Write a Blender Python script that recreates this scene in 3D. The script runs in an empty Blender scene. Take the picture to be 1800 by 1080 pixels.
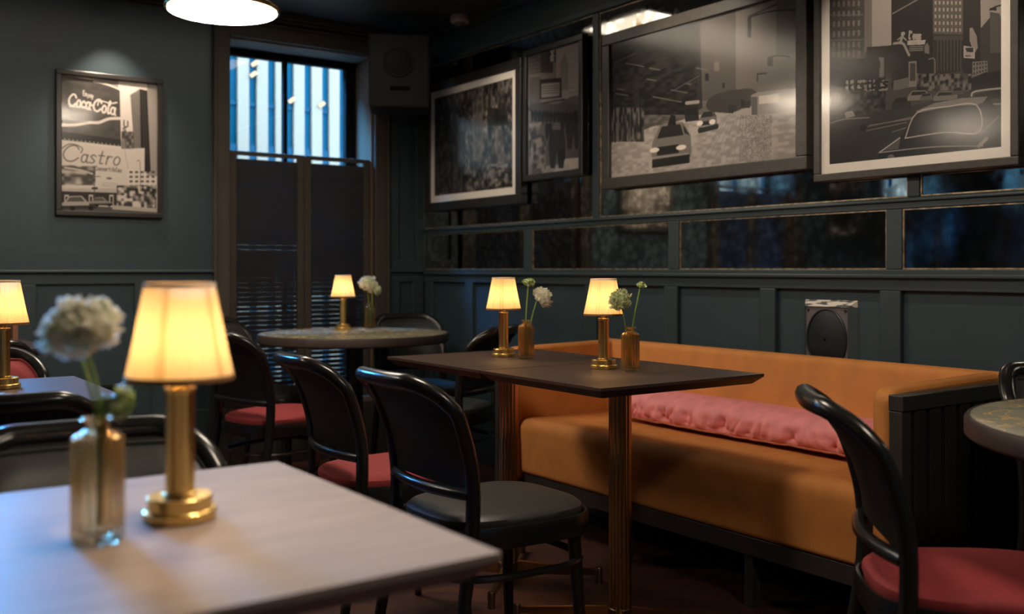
import bpy, bmesh, math, random
import numpy as np
from mathutils import Vector, Matrix

random.seed(7)
SC = bpy.context.scene
COL = SC.collection

# ------------------------------------------------------------------ camera, sky, exposure
cam_data = bpy.data.cameras.new('camera')
cam = bpy.data.objects.new('camera', cam_data); COL.objects.link(cam)
cam.location = (0, 0, 1.052)
cam.rotation_euler = (math.radians(90), 0, math.radians(-35.4))
cam_data.sensor_width = 36; cam_data.lens = 35.0; cam_data.shift_y = -66 / 1800
cam_data.dof.use_dof = True; cam_data.dof.focus_distance = 2.75; cam_data.dof.aperture_fstop = 2.8
cam_data.clip_start = 0.02; cam_data.clip_end = 300
SC.camera = cam
SC.view_settings.view_transform = 'Standard'
SC.view_settings.look = 'None'
SC.view_settings.gamma = 1
SC.view_settings.use_curve_mapping = False
SC.view_settings.exposure = 0.12

SKY = 270.0          # dusk sky
PENDANT = 36.0     # radiance of the pendant diffusers
PANEL = 3.2        # radiance of the ceiling light panel
BULB = 0.85         # watts of a table lamp bulb
world = bpy.data.worlds.new('dusk_sky'); SC.world = world; world.use_nodes = True
bg = world.node_tree.nodes['Background']
bg.inputs['Color'].default_value = (0.07, 0.41, 1.0, 1); bg.inputs['Strength'].default_value = SKY
def portal(loc, rot, sx, sy):
    l = bpy.data.lights.new('window_portal', 'AREA'); l.shape = 'RECTANGLE'; l.size = sx; l.size_y = sy
    l.cycles.is_portal = True
    o = bpy.data.objects.new('window_portal', l); COL.objects.link(o); o.location = loc; o.rotation_euler = rot
for cx in (2.2485, 0.0775, -1.985):
    portal((cx, 5.45, 1.29), (math.radians(-90), 0, 0), .86, 1.98)
for cy in (4.36,):
    portal((-3.21, cy, 1.29), (math.radians(90), 0, math.radians(-90)), .86, 1.98)
SC.cycles.sample_clamp_indirect = 6.0
SC.cycles.caustics_reflective = False
SC.cycles.caustics_refractive = False

# ------------------------------------------------------------------ materials
MATS = {}
def mat(name, base=(.5, .5, .5), rough=.5, metal=0.0, spec=.5, coat=0.0, sheen=0.0, noise=None, bump=None):
    if name in MATS: return MATS[name]
    m = bpy.data.materials.new(name); m.use_nodes = True
    nt = m.node_tree; b = nt.nodes['Principled BSDF']
    b.inputs['Base Color'].default_value = (*base, 1)
    b.inputs['Roughness'].default_value = rough
    b.inputs['Metallic'].default_value = metal
    b.inputs['Specular IOR Level'].default_value = spec
    b.inputs['Coat Weight'].default_value = coat
    if sheen:
        b.inputs['Sheen Weight'].default_value = sheen; b.inputs['Sheen Roughness'].default_value = .4
        b.inputs['Sheen Tint'].default_value = (*[min(1, c * 1.5 + .1) for c in base], 1)
    tc = nt.nodes.new('ShaderNodeTexCoord')
    if noise:
        sc, amt, det, stretch = noise
        mp = nt.nodes.new('ShaderNodeMapping'); mp.inputs['Scale'].default_value = stretch
        nz = nt.nodes.new('ShaderNodeTexNoise'); nz.inputs['Scale'].default_value = sc; nz.inputs['Detail'].default_value = det
        mx = nt.nodes.new('ShaderNodeMix'); mx.data_type = 'RGBA'
        lo = [c * (1 - amt) for c in base]; hi = [min(1, c * (1 + amt)) for c in base]
        mx.inputs[6].default_value = (*lo, 1); mx.inputs[7].default_value = (*hi, 1)
        rp = nt.nodes.new('ShaderNodeMapRange'); rp.inputs[1].default_value = .3; rp.inputs[2].default_value = .7
        L = nt.links.new
        L(tc.outputs['Object'], mp.inputs['Vector']); L(mp.outputs['Vector'], nz.inputs['Vector'])
        L(nz.outputs['Fac'], rp.inputs[0]); L(rp.outputs[0], mx.inputs[0]); L(mx.outputs[2], b.inputs['Base Color'])
    if bump:
        sc, st, dist = bump
        nz2 = nt.nodes.new('ShaderNodeTexNoise'); nz2.inputs['Scale'].default_value = sc; nz2.inputs['Detail'].default_value = 4
        bp = nt.nodes.new('ShaderNodeBump'); bp.inputs['Strength'].default_value = st; bp.inputs['Distance'].default_value = dist
        nt.links.new(tc.outputs['Object'], nz2.inputs['Vector']); nt.links.new(nz2.outputs['Fac'], bp.inputs['Height'])
        nt.links.new(bp.outputs['Normal'], b.inputs['Normal'])
    MATS[name] = m
    return m

def emit(name, col, strength):
    m = bpy.data.materials.new(name); m.use_nodes = True; nt = m.node_tree
    for n in list(nt.nodes): nt.nodes.remove(n)
    o = nt.nodes.new('ShaderNodeOutputMaterial'); e = nt.nodes.new('ShaderNodeEmission')
    e.inputs['Color'].default_value = (*col, 1); e.inputs['Strength'].default_value = strength
    nt.links.new(e.outputs[0], o.inputs[0]); MATS[name] = m
    return m

def sheet_glass(name, tint=(1, 1, 1), rough=.0, ior=1.5):
    """thin clear pane: transparent with a fresnel gloss"""
    m = bpy.data.materials.new(name); m.use_nodes = True; nt = m.node_tree
    for n in list(nt.nodes): nt.nodes.remove(n)
    o = nt.nodes.new('ShaderNodeOutputMaterial'); t = nt.nodes.new('ShaderNodeBsdfTransparent')
    g = nt.nodes.new('ShaderNodeBsdfGlossy'); mx = nt.nodes.new('ShaderNodeMixShader')
    f = nt.nodes.new('ShaderNodeFresnel'); ge = nt.nodes.new('ShaderNodeNewGeometry'); mi = nt.nodes.new('ShaderNodeMix'); mi.inputs[2].default_value = ior; mi.inputs[3].default_value = 1 / ior
    nt.links.new(ge.outputs['Backfacing'], mi.inputs[0]); nt.links.new(mi.outputs[0], f.inputs['IOR'])
    t.inputs['Color'].default_value = (*tint, 1); g.inputs['Roughness'].default_value = rough
    nt.links.new(f.outputs[0], mx.inputs[0]); nt.links.new(t.outputs[0], mx.inputs[1]); nt.links.new(g.outputs[0], mx.inputs[2])
    nt.links.new(mx.outputs[0], o.inputs[0]); MATS[name] = m
    return m

def petal_mat(name, base, rough, noise=None):
    m = mat(name, base, rough, noise=noise); nt = m.node_tree; o = nt.nodes['Material Output']; b = nt.nodes['Principled BSDF']
    t = nt.nodes.new('ShaderNodeBsdfTranslucent'); t.inputs['Color'].default_value = (*base, 1); mx = nt.nodes.new('ShaderNodeMixShader'); mx.inputs[0].default_value = .45
    nt.links.new(b.outputs[0], mx.inputs[1]); nt.links.new(t.outputs[0], mx.inputs[2]); nt.links.new(mx.outputs[0], o.inputs['Surface'])
    return m

WALL = mat('teal_wall_paint', (.027, .048, .060), .45, noise=(3, .10, 3, (1, 1, 1)), bump=(120, .05, .002))
TRIM = mat('teal_trim_paint', (.030, .047, .055), .42, noise=(4, .08, 3, (1, 1, 1)))
SLAT = mat('dark_shutter_slats', (.075, .070, .068), .5, spec=.25, noise=(5, .08, 3, (1, 1, 1)))
TAUPE = mat('taupe_window_paint', (.062, .054, .045), .55, spec=.2, noise=(5, .08, 3, (1, 1, 1)))
REVEAL = mat('pale_reveal_paint', (.17, .11, .075), .6, spec=.1, noise=(5, .05, 3, (1, 1, 1)))
CEIL = mat('dark_ceiling_paint', (.034, .040, .043), .6, noise=(2, .1, 3, (1, 1, 1)))
BLACKWOOD = mat('black_lacquered_wood', (.012, .0115, .0105), .24, noise=(30, .15, 3, (1, 1, .2)))
BLACKPANEL = mat('black_back_panel', (.020, .018, .015), .55, spec=.25, noise=(30, .15, 3, (1, 1, .2)))
RED = mat('red_seat_fabric', (.25, .024, .027), .8, sheen=.10, noise=(60, .12, 4, (1, 1, 1)), bump=(500, .15, .001))
LEATHER = mat('black_leather', (.030, .030, .026), .42, noise=(40, .12, 4, (1, 1, 1)), bump=(350, .12, .001))
BRASS = mat('polished_brass', (.80, .55, .19), .27, 1.0, noise=(20, .07, 3, (1, 1, .3)))
BRASSDULL = mat('aged_brass', (.50, .33, .13), .24, 1.0, noise=(25, .15, 4, (1, 1, .1)))
DARKBRONZE = mat('dark_bronze', (.23, .15, .09), .35, 1.0, noise=(25, .15, 4, (1, 1, .1)))
DARKTABLE = mat('dark_stained_tabletop', (.056, .034, .027), .38, noise=(9, .28, 6, (1, 14, 1)), bump=(180, .08, .001))
LITTABLE = mat('lit_wood_tabletop', (.255, .20, .175), .50, spec=.34, noise=(7, .14, 6, (1, 9, 1)), bump=(160, .06, .001))  # strong light on the front table is put into this paler colour
DARKEDGE = mat('dark_table_rim', (.042, .030, .027), .5, spec=.25, noise=(20, .15, 3, (1, 1, 1)))
VELVET = mat('tan_velvet', (.54, .205, .045), .72, sheen=.2, noise=(14, .10, 5, (1, 1, 1)), bump=(400, .10, .001))
PINK = mat('pink_velvet', (.80, .27, .28), .62, sheen=.5, noise=(22, .12, 5, (1, 1, 1)), bump=(300, .1, .001))
FRAME = mat('black_frame_wood', (.020, .018, .016), .35, noise=(40, .2, 3, (1, 1, 1)))
FRAMEGREY = mat('charcoal_frame_wood', (.045, .040, .034), .38, noise=(40, .2, 3, (1, 1, 1)))
MATBOARD = mat('cream_mat_board', (.78, .72, .66), .8, noise=(60, .03, 3, (1, 1, 1)))
SPKBLACK = mat('black_speaker_box', (.011, .0115, .011), .6, spec=.15, noise=(60, .12, 3, (1, 1, 1)))
SPKCONE = mat('navy_black_cone', (.010, .014, .018), .4, noise=(60, .1, 3, (1, 1, 1)))
SPKPLATE = mat('grey_speaker_plate', (.115, .105, .108), .6, noise=(300, .15, 2, (1, 1, 1)))
WHITEPLASTIC = mat('off_white_plastic', (.55, .48, .45), .5, noise=(30, .05, 2, (1, 1, 1)))
STEM = mat('green_stem', (.20, .33, .06), .45, noise=(60, .2, 3, (1, 1, .2)))
BUD = mat('green_petals', (.42, .55, .20), .5, noise=(120, .25, 3, (1, 1, 1)))
PETAL = petal_mat('white_petals', (.93, .90, .76), .55, noise=(90, .08, 3, (1, 1, 1)))
PALEPETAL = petal_mat('greenish_white_petals', (.66, .70, .46), .55, noise=(150, .18, 3, (1, 1, 1)))
BROWNWOOD = mat('brown_wood', (.20, .085, .045), .5, noise=(15, .2, 4, (1, 1, .2)))
GREYPANEL = mat('grey_panel', (.10, .10, .10), .4, noise=(15, .2, 4, (3, 3, .2)))
TRIMTAPE = mat('brown_braid', (.20, .09, .025), .7, noise=(200, .15, 3, (1, 1, 1)))
TOPTAPE = mat('cream_braid', (.80, .66, .52), .7, noise=(200, .1, 3, (1, 1, 1)))
LITBACK = mat('lit_slat_side_backing', (.13, .075, .055), .6, noise=(30, .2, 4, (1, 1, .15)))  # lighter brown stands in for light on the sides of the slats
WINBAR = mat('dark_window_bar_paint', (.010, .0095, .009), .8, spec=.05, noise=(30, .1, 2, (1, 1, 1)))
CHARCOALWOOD = mat('charcoal_slatted_wood', (.030, .026, .023), .38, noise=(30, .2, 4, (1, 1, .15)))
GOLDEDGE = mat('gilt_mirror_edge', (.42, .33, .22), .35, .8, noise=(40, .6, 4, (1, 1, 1)))
ASPHALT = mat('street_paving', (.30, .30, .30), .8, noise=(3, .2, 4, (1, 1, 1)))
PALESTONE = mat('sandstone_facade', (.084, .0185, .0080), .9, spec=0, noise=(.6, .04, 4, (1, 1, 1)))
FACADEGLASS = mat('blue_facade_glass', (.0003, .0036, .0034), .3, spec=.010, noise=(.35, .5, 4, (1, 1, .6)))
FACADEBAND = mat('facade_spandrel', (.003, .0035, .0032), .5, spec=.015, noise=(.5, .2, 3, (1, 1, 1)))

def floor_mat():
    m = mat('red_brown_parquet', (.06, .026, .018), .42); nt = m.node_tree; b = nt.nodes['Principled BSDF']; L = nt.links.new
    tc = nt.nodes.new('ShaderNodeTexCoord'); mp = nt.nodes.new('ShaderNodeMapping'); mp.inputs['Rotation'].default_value = (0, 0, math.radians(45))
    br = nt.nodes.new('ShaderNodeTexBrick'); br.inputs['Scale'].default_value = 4.0; br.inputs['Mortar Size'].default_value = .006
    br.inputs['Color1'].default_value = (.125, .050, .033, 1); br.inputs['Color2'].default_value = (.075, .033, .025, 1); br.inputs['Mortar'].default_value = (.015, .008, .006, 1)
    br.inputs['Row Height'].default_value = .28; br.inputs['Brick Width'].default_value = 1.4
    nz = nt.nodes.new('ShaderNodeTexNoise'); nz.inputs['Scale'].default_value = 18; nz.inputs['Detail'].default_value = 6
    mx = nt.nodes.new('ShaderNodeMix'); mx.data_type = 'RGBA'; mx.blend_type = 'MULTIPLY'; mx.inputs[0].default_value = .6
    L(tc.outputs['Object'], mp.inputs[0]); L(mp.outputs[0], br.inputs['Vector']); L(mp.outputs[0], nz.inputs['Vector'])
    L(br.outputs['Color'], mx.inputs[6]); L(nz.outputs['Color'], mx.inputs[7]); L(mx.outputs[2], b.inputs['Base Color'])
    b.inputs['Roughness'].default_value = .42
    return m
FLOOR = floor_mat()

def marble_mat():
    m = mat('veined_green_grey_marble', (.10, .10, .075), .22); nt = m.node_tree; b = nt.nodes['Principled BSDF']; L = nt.links.new
    tc = nt.nodes.new('ShaderNodeTexCoord')
    n1 = nt.nodes.new('ShaderNodeTexNoise'); n1.inputs['Scale'].default_value = 6; n1.inputs['Detail'].default_value = 3; n1.inputs['Distortion'].default_value = 1.6
    ab = nt.nodes.new('ShaderNodeMath'); ab.operation = 'SUBTRACT'; ab.inputs[1].default_value = .5
    ab2 = nt.nodes.new('ShaderNodeMath'); ab2.operation = 'ABSOLUTE'
    mr = nt.nodes.new('ShaderNodeMapRange'); mr.inputs[1].default_value = .0; mr.inputs[2].default_value = .017; mr.inputs[3].default_value = 1; mr.inputs[4].default_value = 0
    n2 = nt.nodes.new('ShaderNodeTexNoise'); n2.inputs['Scale'].default_value = 4; n2.inputs['Detail'].default_value = 4
    mm = nt.nodes.new('ShaderNodeMapRange'); mm.inputs[1].default_value = .40; mm.inputs[2].default_value = .50
    mu = nt.nodes.new('ShaderNodeMath'); mu.operation = 'MULTIPLY'
    n3 = nt.nodes.new('ShaderNodeTexNoise'); n3.inputs['Scale'].default_value = 11; n3.inputs['Detail'].default_value = 8
    cr = nt.nodes.new('ShaderNodeMix'); cr.data_type = 'RGBA'; cr.inputs[6].default_value = (.15, .15, .11, 1); cr.inputs[7].default_value = (.36, .34, .25, 1)
    mx = nt.nodes.new('ShaderNodeMix'); mx.data_type = 'RGBA'; mx.inputs[7].default_value = (.95, .55, .15, 1)
    L(tc.outputs['Object'], n1.inputs[0]); L(tc.outputs['Object'], n2.inputs[0]); L(tc.outputs['Object'], n3.inputs[0])
    L(n1.outputs['Fac'], ab.inputs[0]); L(ab.outputs[0], ab2.inputs[0]); L(ab2.outputs[0], mr.inputs[0])
    L(n2.outputs['Fac'], mm.inputs[0]); L(mr.outputs[0], mu.inputs[0]); L(mm.outputs[0], mu.inputs[1])
    L(n3.outputs['Fac'], cr.inputs[0]); L(cr.outputs[2], mx.inputs[6]); L(mu.outputs[0], mx.inputs[0]); L(mx.outputs[2], b.inputs['Base Color'])
    return m
MARBLE = marble_mat()

def mirror_mat():
    """antique mirror: dark silvering with foxed blotches"""
    m = mat('antique_foxed_mirror', (.5, .5, .5), .03, 1.0); nt = m.node_tree; b = nt.nodes['Principled BSDF']; L = nt.links.new
    tc = nt.nodes.new('ShaderNodeTexCoord')
    vo = nt.nodes.new('ShaderNodeTexVoronoi'); vo.inputs['Scale'].default_value = 26; vo.feature = 'SMOOTH_F1'; vo.inputs['Smoothness'].default_value = .3
    nz = nt.nodes.new('ShaderNodeTexNoise'); nz.inputs['Scale'].default_value = 34; nz.inputs['Detail'].default_value = 7; nz.inputs['Roughness'].default_value = .7
    n2 = nt.nodes.new('ShaderNodeTexNoise'); n2.inputs['Scale'].default_value = 5; n2.inputs['Detail'].default_value = 3
    ad = nt.nodes.new('ShaderNodeMath'); ad.operation = 'ADD'
    ad2 = nt.nodes.new('ShaderNodeMath'); ad2.operation = 'MULTIPLY_ADD'; ad2.inputs[1].default_value = .6
    mr = nt.nodes.new('ShaderNodeMapRange'); mr.inputs[1].default_value = .90; mr.inputs[2].default_value = 1.45
    mx = nt.nodes.new('ShaderNodeMix'); mx.data_type = 'RGBA'; mx.inputs[6].default_value = (.80, .81, .79, 1); mx.inputs[7].default_value = (.30, .30, .28, 1)
    r2 = nt.nodes.new('ShaderNodeMapRange'); r2.inputs[3].default_value = .012; r2.inputs[4].default_value = .07
    for n in (vo, nz, n2): L(tc.outputs['Object'], n.inputs['Vector'])
    L(vo.outputs['Distance'], ad2.inputs[0]); L(nz.outputs['Fac'], ad2.inputs[2]); L(ad2.outputs[0], ad.inputs[0]); L(n2.outputs['Fac'], ad.inputs[1])
    L(ad.outputs[0], mr.inputs[0]); L(mr.outputs[0], mx.inputs[0]); L(mx.outputs[2], b.inputs['Base Color'])
    L(mr.outputs[0], r2.inputs[0]); L(r2.outputs[0], b.inputs['Roughness'])
    return m
MIRROR = mirror_mat()

def shade_mat():
    """pleated silk: diffuse plus light coming through; gathered threads are a little denser"""
    m = bpy.data.materials.new('pleated_silk_shade'); m.use_nodes = True; nt = m.node_tree; L = nt.links.new
    for n in list(nt.nodes): nt.nodes.remove(n)
    o = nt.nodes.new('ShaderNodeOutputMaterial'); d = nt.nodes.new('ShaderNodeBsdfDiffuse'); t = nt.nodes.new('ShaderNodeBsdfTranslucent'); mx = nt.nodes.new('ShaderNodeMixShader')
    at = nt.nodes.new('ShaderNodeAttribute'); at.attribute_name = 'weave'
    cm = nt.nodes.new('ShaderNodeMix'); cm.data_type = 'RGBA'; cm.inputs[6].default_value = (.19, .10, .027, 1); cm.inputs[7].default_value = (.45, .395, .28, 1)
    L(at.outputs['Fac'], cm.inputs[0]); L(cm.outputs[2], t.inputs['Color'])
    d.inputs['Color'].default_value = (.70, .58, .40, 1)
    mx.inputs[0].default_value = .62
    L(d.outputs[0], mx.inputs[1]); L(t.outputs[0], mx.inputs[2]); L(mx.outputs[0], o.inputs[0])
    MATS['pleated_silk_shade'] = m
    return m
SHADE = shade_mat()

def amber_mat():
    m = bpy.data.materials.new('amber_ribbed_glass'); m.use_nodes = True; nt = m.node_tree; L = nt.links.new
    for n in list(nt.nodes): nt.nodes.remove(n)
    o = nt.nodes.new('ShaderNodeOutputMaterial'); t = nt.nodes.new('ShaderNodeBsdfTransparent'); r = nt.nodes.new('ShaderNodeBsdfGlass'); mx = nt.nodes.new('ShaderNodeMixShader')
    t.inputs['Color'].default_value = (.985, .89, .73, 1); r.inputs['Color'].default_value = (.985, .88, .72, 1); r.inputs['IOR'].default_value = 1.45; r.inputs['Roughness'].default_value = .02
    mx.inputs[0].default_value = .62
    tl = nt.nodes.new('ShaderNodeBsdfTranslucent'); tl.inputs['Color'].default_value = (.95, .60, .22, 1); m2 = nt.nodes.new('ShaderNodeMixShader'); m2.inputs[0].default_value = .06
    L(t.outputs[0], mx.inputs[1]); L(r.outputs[0], mx.inputs[2]); L(mx.outputs[0], m2.inputs[1]); L(tl.outputs[0], m2.inputs[2]); L(m2.outputs[0], o.inputs[0]); MATS['amber_ribbed_glass'] = m
    return m
AMBER = amber_mat()
PANE = sheet_glass('window_glass', (.97, .99, 1.0))
GLAZING = sheet_glass('picture_glazing', (1, 1, 1), .14, 1.62)
DISC = emit('opal_diffuser', (1, .84, .66), PENDANT)
PANELM = emit('opal_panel', (1, .86, .68), PANEL)
OFFICE = emit('office_lamp', (1, .78, .50), 1.6)

# ------------------------------------------------------------------ mesh helpers
class MB:
    def __init__(s): s.v = []; s.f = []; s.sm = []
    def add(s, vs, fs, smooth=False):
        o = len(s.v); s.v += [tuple(v) for v in vs]
        for f in fs: s.f.append(tuple(i + o for i in f)); s.sm.append(smooth)
    def box(s, x0, x1, y0, y1, z0, z1, M=None):
        vs = [(x, y, z) for z in (z0, z1) for y in (y0, y1) for x in (x0, x1)]
        if M: vs = [tuple(M @ Vector(v)) for v in vs]
        s.add(vs, [(0, 2, 3, 1), (4, 5, 7, 6), (0, 1, 5, 4), (2, 6, 7, 3), (0, 4, 6, 2), (1, 3, 7, 5)])
    def prism(s, pts, z0, z1, pts2=None, smooth=False):
        n = len(pts); p2 = pts2 or pts
        vs = [(x, y, z0) for x, y in pts] + [(x, y, z1) for x, y in p2]
        s.add(vs, [tuple(reversed(range(n))), tuple(range(n, 2 * n))])
        s.add(vs, [(i, (i + 1) % n, n + (i + 1) % n, n + i) for i in range(n)], smooth)
    def tube(s, pts, r, seg=10, closed=False, caps=True, flat=1.0):
        P = [Vector(p) for p in pts]; n = len(P)
        R = r if isinstance(r, (list, tuple)) else [r] * n
        up = None; rings = []
        for i in range(n):
            a = P[(i - 1) % n] if (closed or i > 0) else P[i]
            b = P[(i + 1) % n] if (closed or i < n - 1) else P[i]
            t = (b - a).normalized()
            if up is None:
                up = Vector((0, 0, 1)) if abs(t.z) < .9 else Vector((1, 0, 0))
            x = up - t * up.dot(t)
            x.normalize(); up = x; y = t.cross(x)
            rings.append([P[i] + (x * math.cos(2 * math.pi * k / seg) + y * math.sin(2 * math.pi * k / seg) * flat) * R[i] for k in range(seg)])
        vs = [v for ring in rings for v in ring]; fs = []
        for i in range(n if closed else n - 1):
            j = (i + 1) % n
            for k in range(seg):
                k2 = (k + 1) % seg
                fs.append((i * seg + k, i * seg + k2, j * seg + k2, j * seg + k))
        s.add(vs, fs, True)
        if caps and not closed:
            s.add(rings[0], [tuple(reversed(range(seg)))]); s.add(rings[-1], [tuple(range(seg))])
    def lathe(s, prof, seg=32, c=(0, 0, 0), rip=None, smooth=True, cap0=True, cap1=True):
        """prof: (radius, z); rip(angle, index) -> radius factor"""
        vs = []
        for i, (r, z) in enumerate(prof):
            for k in range(seg):
                a = 2 * math.pi * k / seg; q = r * (rip(a, i) if rip else 1)
                vs.append((c[0] + q * math.cos(a), c[1] + q * math.sin(a), c[2] + z))
        fs = []
        for i in range(len(prof) - 1):
            for k in range(seg):
                k2 = (k + 1) % seg
                fs.append((i * seg + k, i * seg + k2, (i + 1) * seg + k2, (i + 1) * seg + k))
        s.add(vs, fs, smooth)
        if cap0: s.add(vs[:seg], [tuple(reversed(range(seg)))])
        if cap1: s.add(vs[-seg:], [tuple(range(seg))])
    def grid(s, fn, nu, nv, smooth=True, flip=False):
        vs = [fn(i / nu, j / nv) for j in range(nv + 1) for i in range(nu + 1)]; fs = []
        for j in range(nv):
            for i in range(nu):
                a = j * (nu + 1) + i; q = (a, a + 1, a + nu + 2, a + nu + 1)
                fs.append(tuple(reversed(q)) if flip else q)
        s.add(vs, fs, smooth)
    def build(s, name, m, parent=None, bevel=0, seg=2, loc=None, rot=None, sharp=38):
        me = bpy.data.meshes.new(name); me.from_pydata(s.v, [], s.f); me.validate()
        me.polygons.foreach_set('use_smooth', s.sm[:len(me.polygons)] if len(s.sm) >= len(me.polygons) else [False] * len(me.polygons))
        if sharp and any(s.sm): me.set_sharp_from_angle(angle=math.radians(sharp))
        me.materials.append(m); me.update()
        o = bpy.data.objects.new(name, me); COL.objects.link(o)
        if parent: o.parent = parent
        if loc: o.location = loc
        if rot is not None: o.rotation_euler = (0, 0, rot)
        if bevel:
            b = o.modifiers.new('bevel', 'BEVEL'); b.width = bevel; b.segments = seg; b.limit_method = 'ANGLE'; b.angle_limit = math.radians(40); b.harden_normals = False
        return o

def tag(o, label, cat, group=None):
    o['label'] = label; o['category'] = cat
    if group: o['group'] = group
    return o
def struct(o): o['kind'] = 'structure'; return o
def thing(name, label, cat, loc=(0, 0, 0), rz=0, group=None):
    o = bpy.data.objects.new(name, None); COL.objects.link(o); o.location = loc; o.rotation_euler = (0, 0, rz); o.empty_display_size = .1
    return tag(o, label, cat, group)
def copy_tree(root, loc, rz, label, group=None, swap=None):
    def cp(o, parent):
        c = o.copy(); COL.objects.link(c); c.parent = parent
        if swap and o.name.split('.')[0] in swap:
            c.data = o.data.copy(); c.data.materials[0] = swap[o.name.split('.')[0]]
        for ch in list(o.children): cp(ch, c)
        return c
    r = cp(root, None); r.location = loc; r.rotation_euler = (0, 0, rz); r['label'] = label
    if group: r['group'] = group
    return r
def smooth_path(pts, n=6, closed=False):
    P = [Vector(p) for p in pts]; N = len(P); out = []
    for i in range(N if closed else N - 1):
        g = lambda k: P[k % N] if closed else P[max(0, min(N - 1, k))]
        a, b, c, d = g(i - 1), g(i), g(i + 1), g(i + 2)
        for k in range(n):
            t = k / n
            out.append(.5 * ((2 * b) + (c - a) * t + (2 * a - 5 * b + 4 * c - d) * t * t + (3 * b - a - 3 * c + d) * t ** 3))
    if not closed: out.append(P[-1])
    return out

# ------------------------------------------------------------------ the setting
XL, XR, YF, YB, ZC = -2.9, 3.02, -1.6, 5.14, 2.44
m = MB(); m.box(XL - .3, XR + .2, YF - .2, YB + .3, -.12, 0); struct(m.build('floor', FLOOR))
m = MB(); m.box(XL - .3, XR + .2, YF - .2, YB + .3, ZC, ZC + .15); struct(m.build('ceiling', CEIL))
m = MB(); m.box(XR, XR + .2, YF - .2, YB + .3, 0, ZC); struct(m.build('wall_right', WALL))
m = MB(); m.box(XL - .3, XR, YF - .2, YF, 0, ZC); struct(m.build('wall_front', WALL))
WZ0, WZ1 = .30, 2.283
BW = [(-2.42, -1.55), (-.35, .505), (1.822, 2.675)]
LW = [(3.93, 4.79)]
m = MB()
edges = [XL - .3] + [e for w in BW for e in w] + [XR]
for i in range(0, len(edges), 2): m.box(edges[i], edges[i + 1], YB, YB + .3, 0, ZC)
for a, b in BW:
    m.box(a, b, YB, YB + .3, 0, WZ0); m.box(a, b, YB, YB + .3, WZ1, ZC)
struct(m.build('wall_back', WALL))
m = MB()
edges = [YF] + [e for w in LW for e in w] + [YB]
for i in range(0, len(edges), 2): m.box(XL - .3, XL, edges[i], edges[i + 1], 0, ZC)
for a, b in LW:
    m.box(XL - .3, XL, a, b, 0, WZ0); m.box(XL - .3, XL, a, b, WZ1, ZC)
struct(m.build('wall_left', WALL))

# windows: timber frame with one upright bar, panes, pale reveal, taupe casing
def window(n, w0, w1, side):
    def q(mb, a0, a1, d0, d1, z0, z1):          # a along the wall, d out from the wall face
        if side == 'back': mb.box(a0, a1, YB + d0, YB + d1, z0, z1)
        else: mb.box(XL - d1, XL - d0, a0, a1, z0, z1)
    f = MB(); mid = (w0 + w1) / 2 - .02
    q(f, w0 + .008, w0 + .075, .21, .26, WZ0, WZ1 - .008); q(f, w1 - .075, w1 - .008, .21, .26, WZ0, WZ1 - .008)
    q(f, w0 + .075, w1 - .075, .21, .26, WZ1 - .05, WZ1 - .008); q(f, w0 + .075, w1 - .075, .21, .26, WZ0, WZ0 + .08)
    q(f, mid - .012, mid + .012, .215, .255, WZ0 + .08, WZ1 - .05)
    q(f, w0 + .075, w1 - .075, .215, .255, 1.20, 1.235)
    root = struct(f.build('window_%d' % n, WINBAR, bevel=.004))
    p = MB(); q(p, w0 + .07, w1 - .07, .236, .24, WZ0 + .05, WZ1 - .04); p.build('pane', PANE, root)
    r = MB()
    q(r, w0, w0 + .008, .012, .30, WZ0, WZ1); q(r, w1 - .008, w1, .012, .30, WZ0, WZ1); q(r, w0 + .008, w1 - .008, .012, .30, WZ1 - .008, WZ1)
    q(r, w0 + .008, w1 - .008, .012, .21, WZ0, WZ0 + .02)
    r.build('reveal_lining', REVEAL, root)
    c = MB()
    q(c, w0 - .073, w0, -.024, .012, 0, WZ1 + .075); q(c, w1, w1 + .073, -.024, .012, 0, WZ1 + .075); q(c, w0, w1, -.024, .012, WZ1, WZ1 + .075)
    q(c, w0 - .088, w0 - .073, -.036, .0, 0, WZ1 + .09); q(c, w1 + .073, w1 + .088, -.036, .0, 0, WZ1 + .09); q(c, w0 - .073, w1 + .073, -.036, .0, WZ1 + .075, WZ1 + .09)
    q(c, w0, w1, -.02, .012, 0, WZ0)
    c.build('casing', TAUPE, root, bevel=.004)
    return root
for i, (a, b) in enumerate(BW): window(3 - i, a, b, 'back')
for i, (a, b) in enumerate(LW): window(4 + i, a, b, 'left')

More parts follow.
